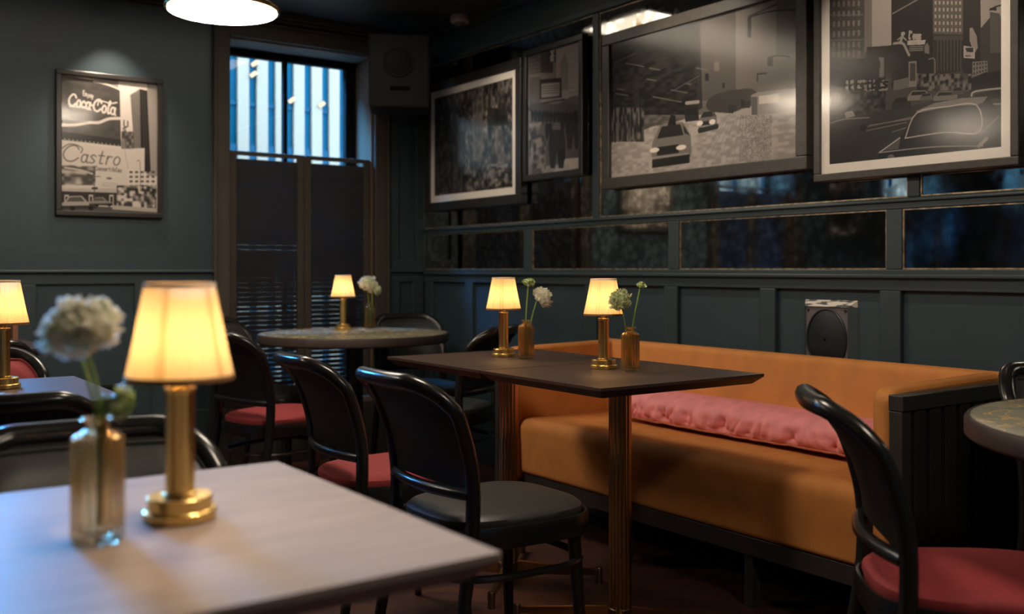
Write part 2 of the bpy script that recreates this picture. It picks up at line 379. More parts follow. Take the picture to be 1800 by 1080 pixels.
# louvred half shutters, two leaves to a window
def shutter(w0, w1, side, label):
    t = thing('window_shutter', label, 'shutter', group='louvred window shutters')
    z0, z1 = WZ0 + .025, 1.685
    def q(mb, a0, a1, d0, d1, za, zb):
        if side == 'back': mb.box(a0, a1, YB + d0, YB + d1, za, zb)
        else: mb.box(XL - d1, XL - d0, a0, a1, za, zb)
    f = MB(); s = .038
    q(f, w0, w0 + s, .02, .048, z0, z1); q(f, w1 - s, w1, .02, .048, z0, z1)
    q(f, w0 + s, w1 - s, .02, .048, z1 - .022, z1); q(f, w0 + s, w1 - s, .02, .048, z0, z0 + .09); pass
    f.build('shutter_frame', TAUPE, t, bevel=.003)
    l = MB(); n = int((z1 - .055 - z0 - .075) / .0255) + 1
    for i in range(n):
        z = z1 - .055 - i * .0255
        jit = .10 if (i * 7 + int(w0 * 31)) % 13 == 0 else 0
        a = math.radians(50) - jit
        dx, dz = .0167 * math.cos(a), .0167 * math.sin(a)
        c = .034; th = .0022
        prof = [(c - dx - th, z - dz), (c - dx + th, z - dz - .0008), (c + dx + th, z + dz), (c + dx - th, z + dz + .0008)]
        prof = [(c + dx - th, z - dz), (c + dx + th, z - dz), (c - dx + th, z + dz), (c - dx - th, z + dz)]
        vs = []
        for e in (w0 + s, w1 - s):
            for d, zz in prof: vs.append((e, YB + d, zz) if side == 'back' else (XL - d, e, zz))
        l.add(vs, [(0, 1, 2, 3), (7, 6, 5, 4), (0, 4, 5, 1), (1, 5, 6, 2), (2, 6, 7, 3), (3, 7, 4, 0)])
    l.build('louvre_slats', SLAT, t)
    return t
def shutters(a, b, side, where):
    m_ = (a + b) / 2 + .01
    shutter(a + .012, m_ - .002, side, 'left louvred half-height shutter leaf of ' + where)
    shutter(m_ + .002, b - .012, side, 'right louvred half-height shutter leaf of ' + where)
shutters(*BW[2], 'back', 'the corner window behind the round table')
shutters(*BW[1], 'back', 'the middle back-wall window, seen mirrored')
shutters(*BW[0], 'back', 'the far back-wall window, seen mirrored')
for (a, b), w in zip(LW, ('side-wall window, seen mirrored',)):
    shutters(a, b, 'left', 'the ' + w)

# back wall panelling: dado rail, recessed panels, skirting, cornice
def span_out(a, b, holes, pad=.088):
    out = []; x = a
    for h0, h1 in holes:
        if h0 - pad > x: out.append((x, h0 - pad))
        x = h1 + pad
    if x < b: out.append((x, b))
    return out
m = MB(); cap = MB(); sk = MB()
T = .014
for a, b in span_out(XL, XR - .02, BW):
    m.box(a, b, YB - T, YB, .98, 1.035); m.box(a, b, YB - T, YB, .18, .325)
    cap.box(a, b, YB - .032, YB, 1.035, 1.05)
    sk.box(a, b, YB - .022, YB, 0, .165); sk.box(a, b, YB - .014, YB, .165, .18)
    if .5 < a < .7: xs = [a, a + .03, .799, .891, 1.338, 1.416, b - .03, b]
    elif b - a < .5: xs = [a, a + .075, b - .075, b]
    else:
        n = max(1, round((b - a) / .52)); w = (b - a - .078) / n; xs = []
        for k in range(n + 1): xs += [a + k * w, a + k * w + .078]
    for k in range(0, len(xs), 2): m.box(xs[k], xs[k + 1], YB - T, YB, .325, .98)
struct(m.build('trim_1', TRIM, bevel=.003)); struct(cap.build('trim_2', TRIM, bevel=.005)); struct(sk.build('baseboard_back', TRIM, bevel=.004))
m = MB(); m.box(XL, XR - .02, YB - .05, YB, 2.405, ZC); m.box(XL, XR - .02, YB - .035, YB, 2.385, 2.405); struct(m.build('trim_3', TAUPE, bevel=.006))
m = MB(); m.box(2.78, 3.0, YB - T, YB, 1.05, 1.11); m.box(2.78, 2.83, YB - T, YB, 1.11, 2.385); m.box(2.95, 3.0, YB - T, YB, 1.11, 2.385); struct(m.build('trim_4', TRIM, bevel=.003))
m = MB(); m.box(XL, XL + .022, YF, YB - .03, 0, .165); struct(m.build('baseboard_left', TRIM, bevel=.004))

# right wall panelling
Y0, Y1 = YF, YB
m = MB(); X0 = 3.0
m.box(X0, XR, Y0, Y1 - .015, 2.244, ZC - .0); m.box(X0, XR, Y0, Y1 - .015, 1.256, 1.294)
m.box(X0, XR, Y0, Y1 - .015, .98, 1.052); m.box(X0, XR, Y0, Y1 - .015, .18, .33)
m.box(X0, XR, 5.155 - .01, Y1 - .015, 1.052, 2.244)
UP = [(3.529, 3.574), (1.90, 1.945), (.27, .315)]
LO = [(4.052, 4.121), (3.010, 3.071), (1.965, 2.025), (.92, .98), (-.125, -.065)]
DA = [(5.03, 5.11), (4.60, 4.68), (3.546, 3.63), (3.02, 3.10), (2.50, 2.575), (1.97, 2.05), (1.44, 1.52), (.91, .99), (.38, .46)]
for a, b in UP: m.box(X0, XR, a, b, 1.294, 2.244)
for a, b in LO: m.box(X0, XR, a, b, 1.052, 1.256)
for a, b in DA: m.box(X0, XR, a, b, .33, .98)
struct(m.build('trim_5', TRIM, bevel=.003))
m = MB(); m.box(X0 - .016, X0, Y0, Y1 - .03, 1.022, 1.036); m.box(X0 - .010, X0, Y0, Y1 - .02, 1.278, 1.288); m.box(X0 - .012, X0, Y0, Y1 - .02, 2.244, 2.275)
m.box(X0 - .05, X0, Y0, Y1 - .052, 2.405, ZC); struct(m.build('trim_6', TRIM, bevel=.004))
m = MB(); m.box(X0 - .02, X0, Y0, Y1 - .03, 0, .17); struct(m.build('baseboard_right', TRIM, bevel=.004))

# antique mirrors let into the panelling
def mirror(ya, yb, za, zb, label):
    t = thing('wall_mirror', label, 'mirror', (0, 0, 0), group='antiqued mirror panes')
    g = MB(); g.box(3.010, 3.019, ya, yb, za, zb); g.build('mirror_glass', MIRROR, t)
    e = MB(); w = .005
    e.box(3.006, 3.010, ya, ya + w, za, zb); e.box(3.006, 3.010, yb - w, yb, za, zb); e.box(3.006, 3.010, ya + w, yb - w, za, za + w); e.box(3.006, 3.010, ya + w, yb - w, zb - w, zb)
    e.build('gilt_edge', GOLDEDGE, t)
mirror(3.574, 5.145, 1.294, 2.244, 'tall foxed mirror pane behind the two framed pictures nearest the corner')
mirror(1.945, 3.529, 1.294, 2.244, 'tall foxed mirror pane behind the big snowy street picture')
mirror(.315, 1.90, 1.294, 2.244, 'tall foxed mirror pane at the far right behind the taxi picture')
mirror(4.121, 5.145, 1.052, 1.256, 'low foxed mirror pane nearest the corner, below the crowd picture')
mirror(3.071, 4.052, 1.052, 1.256, 'low foxed mirror pane above the two table lamps, second from corner')
mirror(2.025, 3.010, 1.052, 1.256, 'low foxed mirror pane directly above the wall speaker')
mirror(.98, 1.965, 1.052, 1.256, 'low foxed mirror pane at the right edge, above the sofa arm')

# ------------------------------------------------------------------ outside: street and the building opposite
m = MB(); m.box(-70, 60, -40, 60, -4.2, -4.0); struct(m.build('ground', ASPHALT))
def office(label, loc, rz, kmin, kmax, near, lights, h=9.4):
    b = thing('office_building', label, 'building', loc, rz)
    pit, wid, xf = .1427, .0833, 2.538
    x0, x1 = xf + kmin * pit - .04, xf + kmax * pit
    m = MB(); m.box(x0, x1, 0, 3, 0, h - .1); m.build('glass_wall', FACADEGLASS, b)
    m = MB()
    for k in range(int(h / .746 - 1)): m.box(x0, x1, -.018, 0, .63 + k * .746, .735 + k * .746)
    for k in range(int(h / .373 - 1)): m.box(x0, x1, -.012, 0, .27 + k * .373, .298 + k * .373)
    m.build('spandrel_bands', FACADEBAND, b)
    rest = MB()
    for k in range(kmin, kmax):
        x = xf + k * pit
        if near[0] <= k <= near[1]:
            f = MB(); f.box(x, x + wid, -.03, -.0, 0, h); f.build('stone_fin', PALESTONE, b)
        else: rest.box(x, x + wid, -.03, 0, 0, h)
    o = rest.build('stone_fin_rows', PALESTONE, b); o['kind'] = 'stuff'
    for (x, z) in lights:
        m = MB(); m.tube([(x + .014, -.045, z), (x + .052, -.045, z + .030)], .0145, 8); m.build('office_light', OFFICE, b)
office('pale striped office building across the lane, seen through the window', (0, 7, -4), 0, -13, 60, (-1, 12), ((2.624, 6.530), (2.615, 6.451), (2.909, 6.292), (3.15, 6.283), (3.483, 6.213)), 8.3)  # set close, left edge and height shaped to steer the sky light
office('striped building farther along the lane, seen only in the mirror, shaped to block sky light', (0, 7, -4), 0, -170, -24, (0, -1), ())  # shaped as a blocker; the gap beside it lets sky onto the left tables
office('added striped building blocking sky light beyond the side window, seen only in the mirror', (-8, 0, -4), math.radians(90), -80, 28, (0, -1), ())  # added to keep direct sky light out of the side window

# ------------------------------------------------------------------ lights of the room
def pendant(x, y, label):
    t = thing('pendant_light', label, 'ceiling light', (x, y, 2.012), group='brass rimmed disc pendants')
    m = MB(); m.lathe([(.198, 0), (.205, .0), (.208, .004), (.208, .016), (.200, .020), (.03, .026), (.03, .045)], 48); m.build('brass_shell', BRASSDULL, t)
    m = MB(); m.lathe([(.197, -.001), (.196, -.004), (.12, -.008), (.002, -.009)], 48, cap0=False); m.build('diffuser', DISC, t)
    m = MB(); m.tube([(0, 0, .04), (0, 0, .413)], .009, 8); m.lathe([(.05, .413), (.05, .427)], 24); m.build('drop_rod', BRASSDULL, t)
pendant(1.266, 3.637, 'glowing disc pendant with brass rim at the top left of the window')
pendant(-.40, 3.637, 'disc pendant farther left, reflected in the taxi picture glass')
pendant(1.30, 1.985, 'disc pendant above the joined dark tables')
pendant(1.50, .235, 'disc pendant above the red chair at the marble table')
t = thing('ceiling_light_panel', 'long rectangular ceiling light panel, seen reflected in the top of the mirrors', 'ceiling light', (1.195, 4.145, ZC))
m = MB(); m.box(-1.195, 1.195, -.275, .275, -.014, -.001); m.build('diffuser', PANELM, t)
m = MB(); m.box(-1.22, 1.22, -.30, -.275, -.02, -.0005); m.box(-1.22, 1.22, .275, .30, -.02, -.0005); m.box(-1.22, -1.195, -.275, .275, -.02, -.0005); m.box(1.195, 1.22, -.275, .275, -.02, -.0005); m.build('panel_frame', TRIM, t)

def spotlight(label, x, y, aim, watts, size):
    t = thing('ceiling_spotlight', label, 'spotlight', (x, y, ZC), 0, 'brass ceiling spotlights')
    m = MB(); m.tube([(0, 0, -.001), (0, 0, -.06)], .008, 8); m.build('stem', BRASSDULL, t)
    d = (Vector(aim) - Vector((x, y, ZC - .085))).normalized(); R = (-d).to_track_quat('Z', 'Y').to_matrix()
    m = MB(); m.lathe([(.012, .050), (.026, .045), (.028, -.020), (.024, -.025)], 20); m.v = [tuple(R @ Vector(v) + Vector((0, 0, -.085))) for v in m.v]; m.build('lamp_head', BRASSDULL, t)
    l = bpy.data.lights.new('spot_beam', 'SPOT'); l.energy = watts; l.color = (1, .84, .66); l.spot_size = math.radians(size); l.spot_blend = .8; l.shadow_soft_size = .022
    o = bpy.data.objects.new('spot_beam', l); COL.objects.link(o); p = Vector((x, y, ZC - .085)) + d * .035; o.location = p; o.rotation_euler = d.to_track_quat('-Z', 'Y').to_euler()
spotlight('small brass spotlight hung above the billboard picture at the frame top', 1.225, 4.91, (1.225, 5.10, 1.60), 32, 74)
spotlight('brass ceiling spotlight out of view, aimed at the snowy street picture', 2.35, 2.95, (3.0, 2.90, 1.70), 34, 74)
spotlight('brass ceiling spotlight out of view, aimed at the city traffic picture', 2.35, 1.85, (3.0, 1.90, 1.65), 32, 70)
spotlight('brass ceiling spotlight out of view, aimed at the two pictures nearest the corner', 2.30, 4.05, (3.0, 4.20, 1.60), 17, 66)
spotlight('brass ceiling spotlight out of view, straight above the brightly lit front table', .98, 1.02, (.60, 1.04, .76), 56, 54)

t = thing('smoke_detector', 'small off-white smoke detector on the dark ceiling near the corner', 'smoke detector', (2.92, 4.60, ZC))
m = MB(); m.lathe([(.052, -.001), (.054, -.006), (.053, -.034), (.047, -.040)], 28); m.build('housing', WHITEPLASTIC, t)
m = MB(); m.lathe([(.030, -.040), (.024, -.054), (.012, -.058)], 20); m.build('sensor_cap', SPKPLATE, t)

# ------------------------------------------------------------------ speakers
t = thing('corner_speaker', 'big black speaker box mounted high in the corner beside the window', 'speaker', (2.60, 4.70, 2.12), math.radians(-29.0))
m = MB(); m.box(-.165, .165, 0, .25, -.20, .20); m.build('cabinet', SPKBLACK, t, bevel=.012)
m = MB(); m.tube([(.078 * math.cos(a) - .005, -.003, .045 + .078 * math.sin(a)) for a in [k * math.pi / 18 for k in range(36)]], .006, 6, closed=True); m.build('woofer_ring', SPKBLACK, t)
m = MB()
m.grid(lambda u, v: ((.005 + .07 * v) * math.cos(2 * math.pi * u) - .005, -.003 - .006 * (1 - v * v), .045 + (.005 + .07 * v) * math.sin(2 * math.pi * u)), 32, 5); m.build('woofer_cone', SPKPLATE, t)
bpy.data.objects['woofer_cone'].data.materials[0] = mat('dark_brown_cone', (.009, .008, .007), .6, spec=.1)
m = MB(); m.box(-.05, .055, -.006, .002, -.105, -.085); m.build('port_slot', mat('matt_black_slot', (.003, .003, .003), .8, spec=.05), t, bevel=.002)
m = MB(); m.tube([(0, .24, .05), (.005, .490, .05)], .018, 8); m.tube([(.005, .490, .11), (.005, .490, -.01)], .016, 8); m.build('wall_bracket', SPKBLACK, t)

t = thing('wall_speaker', 'speaker with round dark cone set in a worn frame behind the sofa', 'speaker', (3.02, 2.262, .80))
m = MB()
yo, zo, yi, zi, d = .112, .142, .092, .118, -.030
def fr(mb, a, b, c, e):   # one bevelled side between outer edge (on the wall) and inner edge (raised)
    mb.add([a, b, c, e], [(0, 1, 2, 3)])
O = [(0, -yo, -zo), (0, yo, -zo), (0, yo, zo), (0, -yo, zo)]; I = [(d, -yi, -zi), (d, yi, -zi), (d, yi, zi), (d, -yi, zi)]; J = [(d + .008, y, z) for _, y, z in I]
for k in range(4):
    n = (k + 1) % 4; fr(m, O[k], O[n], I[n], I[k]); fr(m, I[k], I[n], J[n], J[k])
WORN = mat('chipped_teal_paint', (.07, .09, .095), .4, noise=None)
nt = WORN.node_tree; bb = nt.nodes['Principled BSDF']; tc = nt.nodes.new('ShaderNodeTexCoord'); nz = nt.nodes.new('ShaderNodeTexNoise'); nz.inputs['Scale'].default_value = 55; nz.inputs['Detail'].default_value = 6
mp = nt.nodes.new('ShaderNodeMapping'); mp.inputs['Scale'].default_value = (1, .35, 2.2)
se = nt.nodes.new('ShaderNodeSeparateXYZ'); g = nt.nodes.new('ShaderNodeMapRange'); g.inputs[1].default_value = .116; g.inputs[2].default_value = .120
mr = nt.nodes.new('ShaderNodeMapRange'); mr.inputs[1].default_value = .47; mr.inputs[2].default_value = .50; mu = nt.nodes.new('ShaderNodeMath'); mu.operation = 'MULTIPLY'
mx = nt.nodes.new('ShaderNodeMix'); mx.data_type = 'RGBA'; mx.inputs[6].default_value = (.07, .09, .095, 1); mx.inputs[7].default_value = (.62, .56, .50, 1)
L = nt.links.new; L(tc.outputs['Object'], mp.inputs[0]); L(mp.outputs[0], nz.inputs['Vector']); L(nz.outputs['Fac'], mr.inputs[0]); L(tc.outputs['Object'], se.inputs[0]); L(se.outputs['Z'], g.inputs[0]); L(mr.outputs[0], mu.inputs[0]); L(g.outputs[0], mu.inputs[1]); L(mu.outputs[0], mx.inputs[0]); L(mx.outputs[2], bb.inputs['Base Color'])
m.build('speaker_frame', WORN, t)
m = MB(); m.box(d + .006, 0, -yi, yi, -zi, zi); m.build('baffle_plate', SPKPLATE, t)
m = MB(); m.grid(lambda u, v: (d + .004 - .010 * (1 - v * v), (.004 + .080 * v) * math.cos(2 * math.pi * u), (.004 + .106 * v) * math.sin(2 * math.pi * u)), 40, 8); m.build('speaker_cone', SPKCONE, t)
m = MB(); m.tube([(d + .003, .083 * math.cos(a), .109 * math.sin(a)) for a in [k * math.pi / 20 for k in range(40)]], .004, 6, closed=True); m.build('cone_surround', SPKCONE, t)
for sy in (-1, 1):
    for sz in (-1, 1):
        m = MB(); m.tube([(d + .007, sy * .080, sz * .104), (d + .003, sy * .080, sz * .104)], .005, 10); m.build('screw', SPKCONE, t)

t = thing('wall_vent', 'small black vent grille low on the panelled back wall', 'vent', (1.20, YB, .45))
m = MB(); m.box(-.09, .09, -.012, -.001, -.035, .035); m.build('vent_body', SPKBLACK, t, bevel=.002)
m = MB()
for k in range(5): m.box(-.08, .08, -.017, -.012, -.026 + k * .012, -.021 + k * .012)
m.build('vent_slats', SPKCONE, t)
ART = {
 'coca': [
  ('f',0.93),
  ('p',[(0.891,-0.022),(1.002,-0.031),(1.002,0.71),(0.891,0.714)],0.66,1),
  ('p',[(0.708,0.101),(0.815,0.048),(0.824,0.503),(0.754,0.509)],0.52,1),
  ('p',[(0.81,0.048),(0.891,0.056),(0.931,0.679),(0.862,0.682),(0.824,0.503)],0.16,1),
  ('l',[(0.73,0.095),(0.754,0.502)],0.006,0.34,1),
  ('l',[(0.752,0.093),(0.779,0.5)],0.006,0.34,1),
  ('l',[(0.775,0.09),(0.801,0.498)],0.006,0.34,1),
  ('l',[(0.797,0.09),(0.821,0.498)],0.006,0.34,1),
  ('l',[(0.837,0.065),(0.866,0.55)],0.006,0.3,1),
  ('l',[(0.862,0.064),(0.891,0.548)],0.006,0.3,1),
  ('p',[(0.616,0.385),(0.746,0.384),(0.752,0.512),(0.616,0.514)],0.38,1),
  ('n',[(0.616,0.385),(0.752,0.377),(0.752,0.512),(0.616,0.52)],6,6,0.2,0.6,0.7),
  ('l',[(0.643,0.3),(0.643,0.339),(0.663,0.348),(0.683,0.34),(0.683,0.303)],0.013,0.3,1),
  ('l',[(0.663,0.359),(0.647,0.356),(0.634,0.362),(0.661,0.376),(0.65,0.384),(0.634,0.379)],0.011,0.3,1),
  ('p',[(-0.016,0.002),(0.337,0.019),(0.598,0.075),(0.612,0.5),(-0.016,0.48)],0.3,1),
  ('n',[(0.007,0.034),(0.583,-0.009),(0.583,0.422),(0.007,0.453)],9,12,0.24,0.36,0.5),
  ('p',[(-0.016,0.416),(0.612,0.45),(0.612,0.5),(-0.016,0.48)],0.2,1),
  ('l',[(0.328,0.028),(0.487,0.043),(0.598,0.068)],0.012,0.95,1),
  ('l',[(-0.009,0.373),(0.143,0.363),(0.283,0.337),(0.377,0.332),(0.487,0.297),(0.612,0.287)],0.03,0.93,1),
  ('l',[(-0.009,0.301),(0.112,0.325),(0.252,0.337)],0.03,0.6,0.55),
  ('l',[(0.234,0.106),(0.221,0.104),(0.221,0.138),(0.234,0.14)],0.01,0.86,1),
  ('l',[(0.221,0.121),(0.232,0.123)],0.01,0.86,1),
  ('l',[(0.243,0.121),(0.243,0.141)],0.01,0.86,1),
  ('l',[(0.243,0.127),(0.248,0.121),(0.254,0.127),(0.254,0.143)],0.01,0.86,1),
  ('l',[(0.27,0.126),(0.27,0.151),(0.263,0.154)],0.01,0.86,1),
  ('l',[(0.301,0.14),(0.299,0.146),(0.297,0.149),(0.292,0.149),(0.288,0.148),(0.286,0.143),(0.283,0.138),(0.286,0.134),(0.288,0.129),(0.292,0.129),(0.297,0.13),(0.299,0.135),(0.301,0.14)],0.01,0.86,1),
  ('l',[(0.308,0.13),(0.315,0.154)],0.01,0.86,1),
  ('l',[(0.321,0.134),(0.31,0.163)],0.01,0.86,1),
  ('l',[(0.15,0.161),(0.138,0.141),(0.114,0.14),(0.085,0.165),(0.076,0.194),(0.089,0.22),(0.116,0.222),(0.141,0.205)],0.019,0.96,1),
  ('l',[(0.192,0.205),(0.188,0.219),(0.179,0.227),(0.17,0.23),(0.161,0.225),(0.156,0.216),(0.156,0.202),(0.163,0.189),(0.17,0.18),(0.181,0.177),(0.188,0.182),(0.192,0.193),(0.192,0.205)],0.019,0.96,1),
  ('l',[(0.239,0.194),(0.228,0.182),(0.208,0.197),(0.203,0.22),(0.217,0.234),(0.234,0.224)],0.019,0.96,1),
  ('l',[(0.286,0.214),(0.281,0.227),(0.272,0.236),(0.263,0.239),(0.254,0.234),(0.25,0.224),(0.25,0.211),(0.254,0.197),(0.263,0.188),(0.275,0.186),(0.281,0.191),(0.286,0.2),(0.286,0.214)],0.019,0.96,1),
  ('l',[(0.295,0.189),(0.283,0.227),(0.292,0.242)],0.019,0.96,1),
  ('l',[(0.306,0.207),(0.319,0.207)],0.019,0.96,1),
  ('l',[(0.408,0.185),(0.395,0.163),(0.366,0.163),(0.337,0.186),(0.326,0.217),(0.342,0.244),(0.371,0.247),(0.4,0.228)],0.019,0.96,1),
  ('l',[(0.453,0.23),(0.449,0.242),(0.44,0.252),(0.429,0.255),(0.42,0.25),(0.415,0.239),(0.415,0.227),(0.422,0.213),(0.431,0.203),(0.44,0.2),(0.449,0.205),(0.455,0.216),(0.453,0.23)],0.019,0.96,1),
  ('l',[(0.491,0.197),(0.5,0.179),(0.498,0.165),(0.487,0.186),(0.473,0.241),(0.478,0.259),(0.491,0.252)],0.019,0.96,1),
  ('l',[(0.545,0.238),(0.54,0.252),(0.529,0.261),(0.52,0.262),(0.511,0.258),(0.504,0.248),(0.504,0.234),(0.511,0.22),(0.52,0.211),(0.531,0.21),(0.54,0.214),(0.545,0.224),(0.545,0.238)],0.019,0.96,1),
  ('l',[(0.551,0.213),(0.542,0.252),(0.551,0.266)],0.019,0.96,1),
  ('l',[(0.083,0.227),(0.158,0.228),(0.237,0.225),(0.297,0.242)],0.016,0.94,1),
  ('l',[(0.368,0.203),(0.384,0.169),(0.44,0.172),(0.502,0.18),(0.567,0.169)],0.014,0.94,1),
  ('l',[(0.08,0.374),(0.08,0.398),(0.096,0.404),(0.109,0.398),(0.109,0.374)],0.006,0.5,0.35),
  ('l',[(0.127,0.374),(0.127,0.404)],0.006,0.5,0.35),
  ('l',[(0.156,0.374),(0.156,0.404)],0.006,0.5,0.35),
  ('l',[(0.127,0.39),(0.156,0.388)],0.006,0.5,0.35),
  ('l',[(0.172,0.374),(0.172,0.398),(0.188,0.404),(0.203,0.398),(0.203,0.374)],0.006,0.5,0.35),
  ('e',(0.036,0.474),0.008,0.006,0.75,1),
  ('e',(0.078,0.475),0.008,0.006,0.75,1),
  ('e',(0.118,0.477),0.008,0.006,0.75,1),
  ('e',(0.161,0.478),0.008,0.006,0.75,1),
  ('e',(0.201,0.48),0.008,0.006,0.75,1),
  ('e',(0.243,0.48),0.008,0.006,0.75,1),
  ('e',(0.286,0.481),0.008,0.006,0.75,1),
  ('e',(0.328,0.483),0.008,0.006,0.75,1),
  ('e',(0.371,0.484),0.008,0.006,0.75,1),
  ('e',(0.413,0.486),0.008,0.006,0.75,1),
  ('e',(0.455,0.488),0.008,0.006,0.75,1),
  ('e',(0.498,0.489),0.008,0.006,0.75,1),
  ('e',(0.542,0.491),0.008,0.006,0.75,1),
  ('e',(0.585,0.492),0.008,0.006,0.75,1),
  ('p',[(-0.016,0.481),(0.647,0.519),(0.864,0.5),(0.864,0.671),(0.683,0.666),(0.683,0.854),(-0.016,0.842)],0.9,1),
  ('l',[(0.647,0.519),(0.688,0.666)],0.006,0.7,1),
  ('p',[(-0.002,0.671),(0.112,0.661),(0.346,0.702),(0.328,0.793),(-0.002,0.815)],0.5,0.8),
  ('n',[(-0.002,0.674),(0.346,0.66),(0.346,0.804),(-0.002,0.815)],6,6,0.25,0.85,0.8),
  ('l',[(0.036,0.685),(0.19,0.696),(0.312,0.719)],0.02,0.8,1),
  ('l',[(0.179,0.545),(0.15,0.519),(0.089,0.522),(0.036,0.557),(0.022,0.599),(0.058,0.632),(0.116,0.632),(0.17,0.606)],0.014,0.45,1),
  ('l',[(0.009,0.543),(0.067,0.512),(0.143,0.509),(0.212,0.534),(0.196,0.568)],0.012,0.45,1),
  ('l',[(0.257,0.609),(0.248,0.624),(0.234,0.635),(0.221,0.638),(0.208,0.634),(0.201,0.623),(0.203,0.607),(0.212,0.592),(0.225,0.581),(0.241,0.578),(0.252,0.581),(0.259,0.593),(0.257,0.609)],0.013,0.42,1),
  ('l',[(0.27,0.579),(0.252,0.624),(0.266,0.64)],0.013,0.42,1),
  ('l',[(0.35,0.587),(0.326,0.578),(0.299,0.593),(0.333,0.62),(0.315,0.638),(0.279,0.635)],0.013,0.42,1),
  ('l',[(0.42,0.548),(0.391,0.626),(0.397,0.641),(0.417,0.637)],0.013,0.42,1),
  ('l',[(0.379,0.579),(0.44,0.581)],0.013,0.42,1),
  ('l',[(0.473,0.581),(0.453,0.643)],0.013,0.42,1),
  ('l',[(0.467,0.604),(0.493,0.582),(0.518,0.587)],0.013,0.42,1),
  ('l',[(0.598,0.613),(0.589,0.629),(0.574,0.641),(0.556,0.644),(0.542,0.64),(0.536,0.629),(0.536,0.613),(0.545,0.598),(0.56,0.585),(0.578,0.582),(0.592,0.587),(0.6,0.598),(0.598,0.613)],0.013,0.42,1),
  ('l',[(0.362,0.668),(0.357,0.66),(0.35,0.66),(0.344,0.671),(0.344,0.682),(0.348,0.691),(0.355,0.691),(0.362,0.683)],0.0085,0.5,1),
  ('l',[(0.384,0.682),(0.382,0.686),(0.379,0.691),(0.375,0.691),(0.371,0.691),(0.368,0.686),(0.366,0.682),(0.368,0.677),(0.371,0.674),(0.375,0.672),(0.379,0.674),(0.382,0.677),(0.384,0.682)],0.0085,0.5,1),
  ('l',[(0.393,0.672),(0.393,0.693)],0.0085,0.5,1),
  ('l',[(0.393,0.679),(0.4,0.672),(0.404,0.677),(0.404,0.693)],0.0085,0.5,1),
  ('l',[(0.415,0.672),(0.422,0.693),(0.429,0.674)],0.0085,0.5,1),
  ('l',[(0.437,0.683),(0.453,0.683),(0.451,0.675),(0.442,0.674),(0.437,0.683),(0.442,0.693),(0.453,0.691)],0.0085,0.5,1),
  ('l',[(0.462,0.674),(0.462,0.693)],0.0085,0.5,1),
  ('l',[(0.462,0.682),(0.469,0.674),(0.475,0.675)],0.0085,0.5,1),
  ('l',[(0.491,0.665),(0.491,0.689),(0.493,0.694),(0.5,0.693)],0.0085,0.5,1),
  ('l',[(0.482,0.674),(0.5,0.674)],0.0085,0.5,1),
  ('l',[(0.516,0.675),(0.516,0.694)],0.0085,0.5,1),
  ('l',[(0.516,0.668),(0.516,0.669)],0.0085,0.5,1),
  ('l',[(0.531,0.661),(0.531,0.694)],0.0085,0.5,1),
  ('l',[(0.531,0.682),(0.54,0.675),(0.547,0.685),(0.54,0.694),(0.531,0.689)],0.0085,0.5,1),
  ('l',[(0.565,0.672),(0.567,0.666),(0.565,0.661),(0.56,0.669),(0.558,0.688),(0.563,0.696),(0.571,0.693)],0.0085,0.5,1),
  ('l',[(0.578,0.686),(0.594,0.685),(0.592,0.677),(0.583,0.675),(0.578,0.686),(0.583,0.696),(0.594,0.693)],0.0085,0.5,1),
  ('l',[(0.616,0.679),(0.609,0.677),(0.603,0.682),(0.614,0.689),(0.612,0.696),(0.6,0.694)],0.0085,0.5,1),
  ('l',[(0.408,0.781),(0.583,0.784)],0.005,0.68,1),
  ('l',[(0.408,0.795),(0.583,0.798)],0.005,0.68,1),
  ('l',[(0.408,0.806),(0.583,0.811)],0.005,0.68,1),
  ('e',(0.487,0.747),0.03,0.012,0.45,1),
  ('p',[(-0.016,0.839),(1.011,0.804),(1.011,0.852),(-0.016,0.884)],0.78,1),
  ('p',[(-0.016,0.859),(0.583,0.854),(0.583,0.953),(-0.016,0.958)],0.2,1),
  ('p',[(0.031,0.885),(0.074,0.884),(0.074,0.961),(0.031,0.963)],0.85,1),
  ('p',[(0.04,0.896),(0.065,0.896),(0.065,0.961),(0.04,0.961)],0.2,1),
  ('p',[(0.277,0.877),(0.319,0.876),(0.319,0.955),(0.277,0.955)],0.85,1),
  ('p',[(0.286,0.888),(0.31,0.888),(0.31,0.955),(0.286,0.955)],0.2,1),
  ('p',[(0.489,0.871),(0.533,0.87),(0.533,0.949),(0.489,0.95)],0.85,1),
  ('p',[(0.498,0.882),(0.525,0.882),(0.525,0.949),(0.498,0.95)],0.2,1),
  ('w',[(0.688,0.675),(0.987,0.663),(0.987,0.842),(0.688,0.851)],5,5,0.25,0.6,0.5,0.8),
  ('n',[(0.567,0.797),(0.993,0.781),(0.993,0.972),(0.567,0.983)],14,10,0.1,0.9,0.85),
  ('p',[(-0.016,0.958),(1.002,0.966),(1.002,1.026),(-0.016,1.042)],0.34,1),
  ('p',[(0.52,0.949),(1.002,0.961),(1.002,0.991),(0.52,0.981)],0.75,1),
  ('p',[(-0.009,0.947),(0.029,0.938),(0.074,0.894),(0.205,0.887),(0.263,0.93),(0.353,0.943),(0.355,0.977),(-0.009,0.988)],0.72,1),
  ('p',[(0.051,0.935),(0.085,0.901),(0.196,0.894),(0.237,0.929)],0.35,1),
  ('p',[(-0.009,0.967),(0.355,0.953),(0.355,0.98),(-0.009,0.991)],0.22,1),
  ('e',(0.112,0.983),0.028,0.022,0.08,1),
  ('e',(0.297,0.978),0.028,0.022,0.08,1),
  ('p',[(0.279,0.93),(0.306,0.924),(0.337,0.896),(0.424,0.89),(0.464,0.919),(0.525,0.927),(0.525,0.949),(0.279,0.958)],0.6,1),
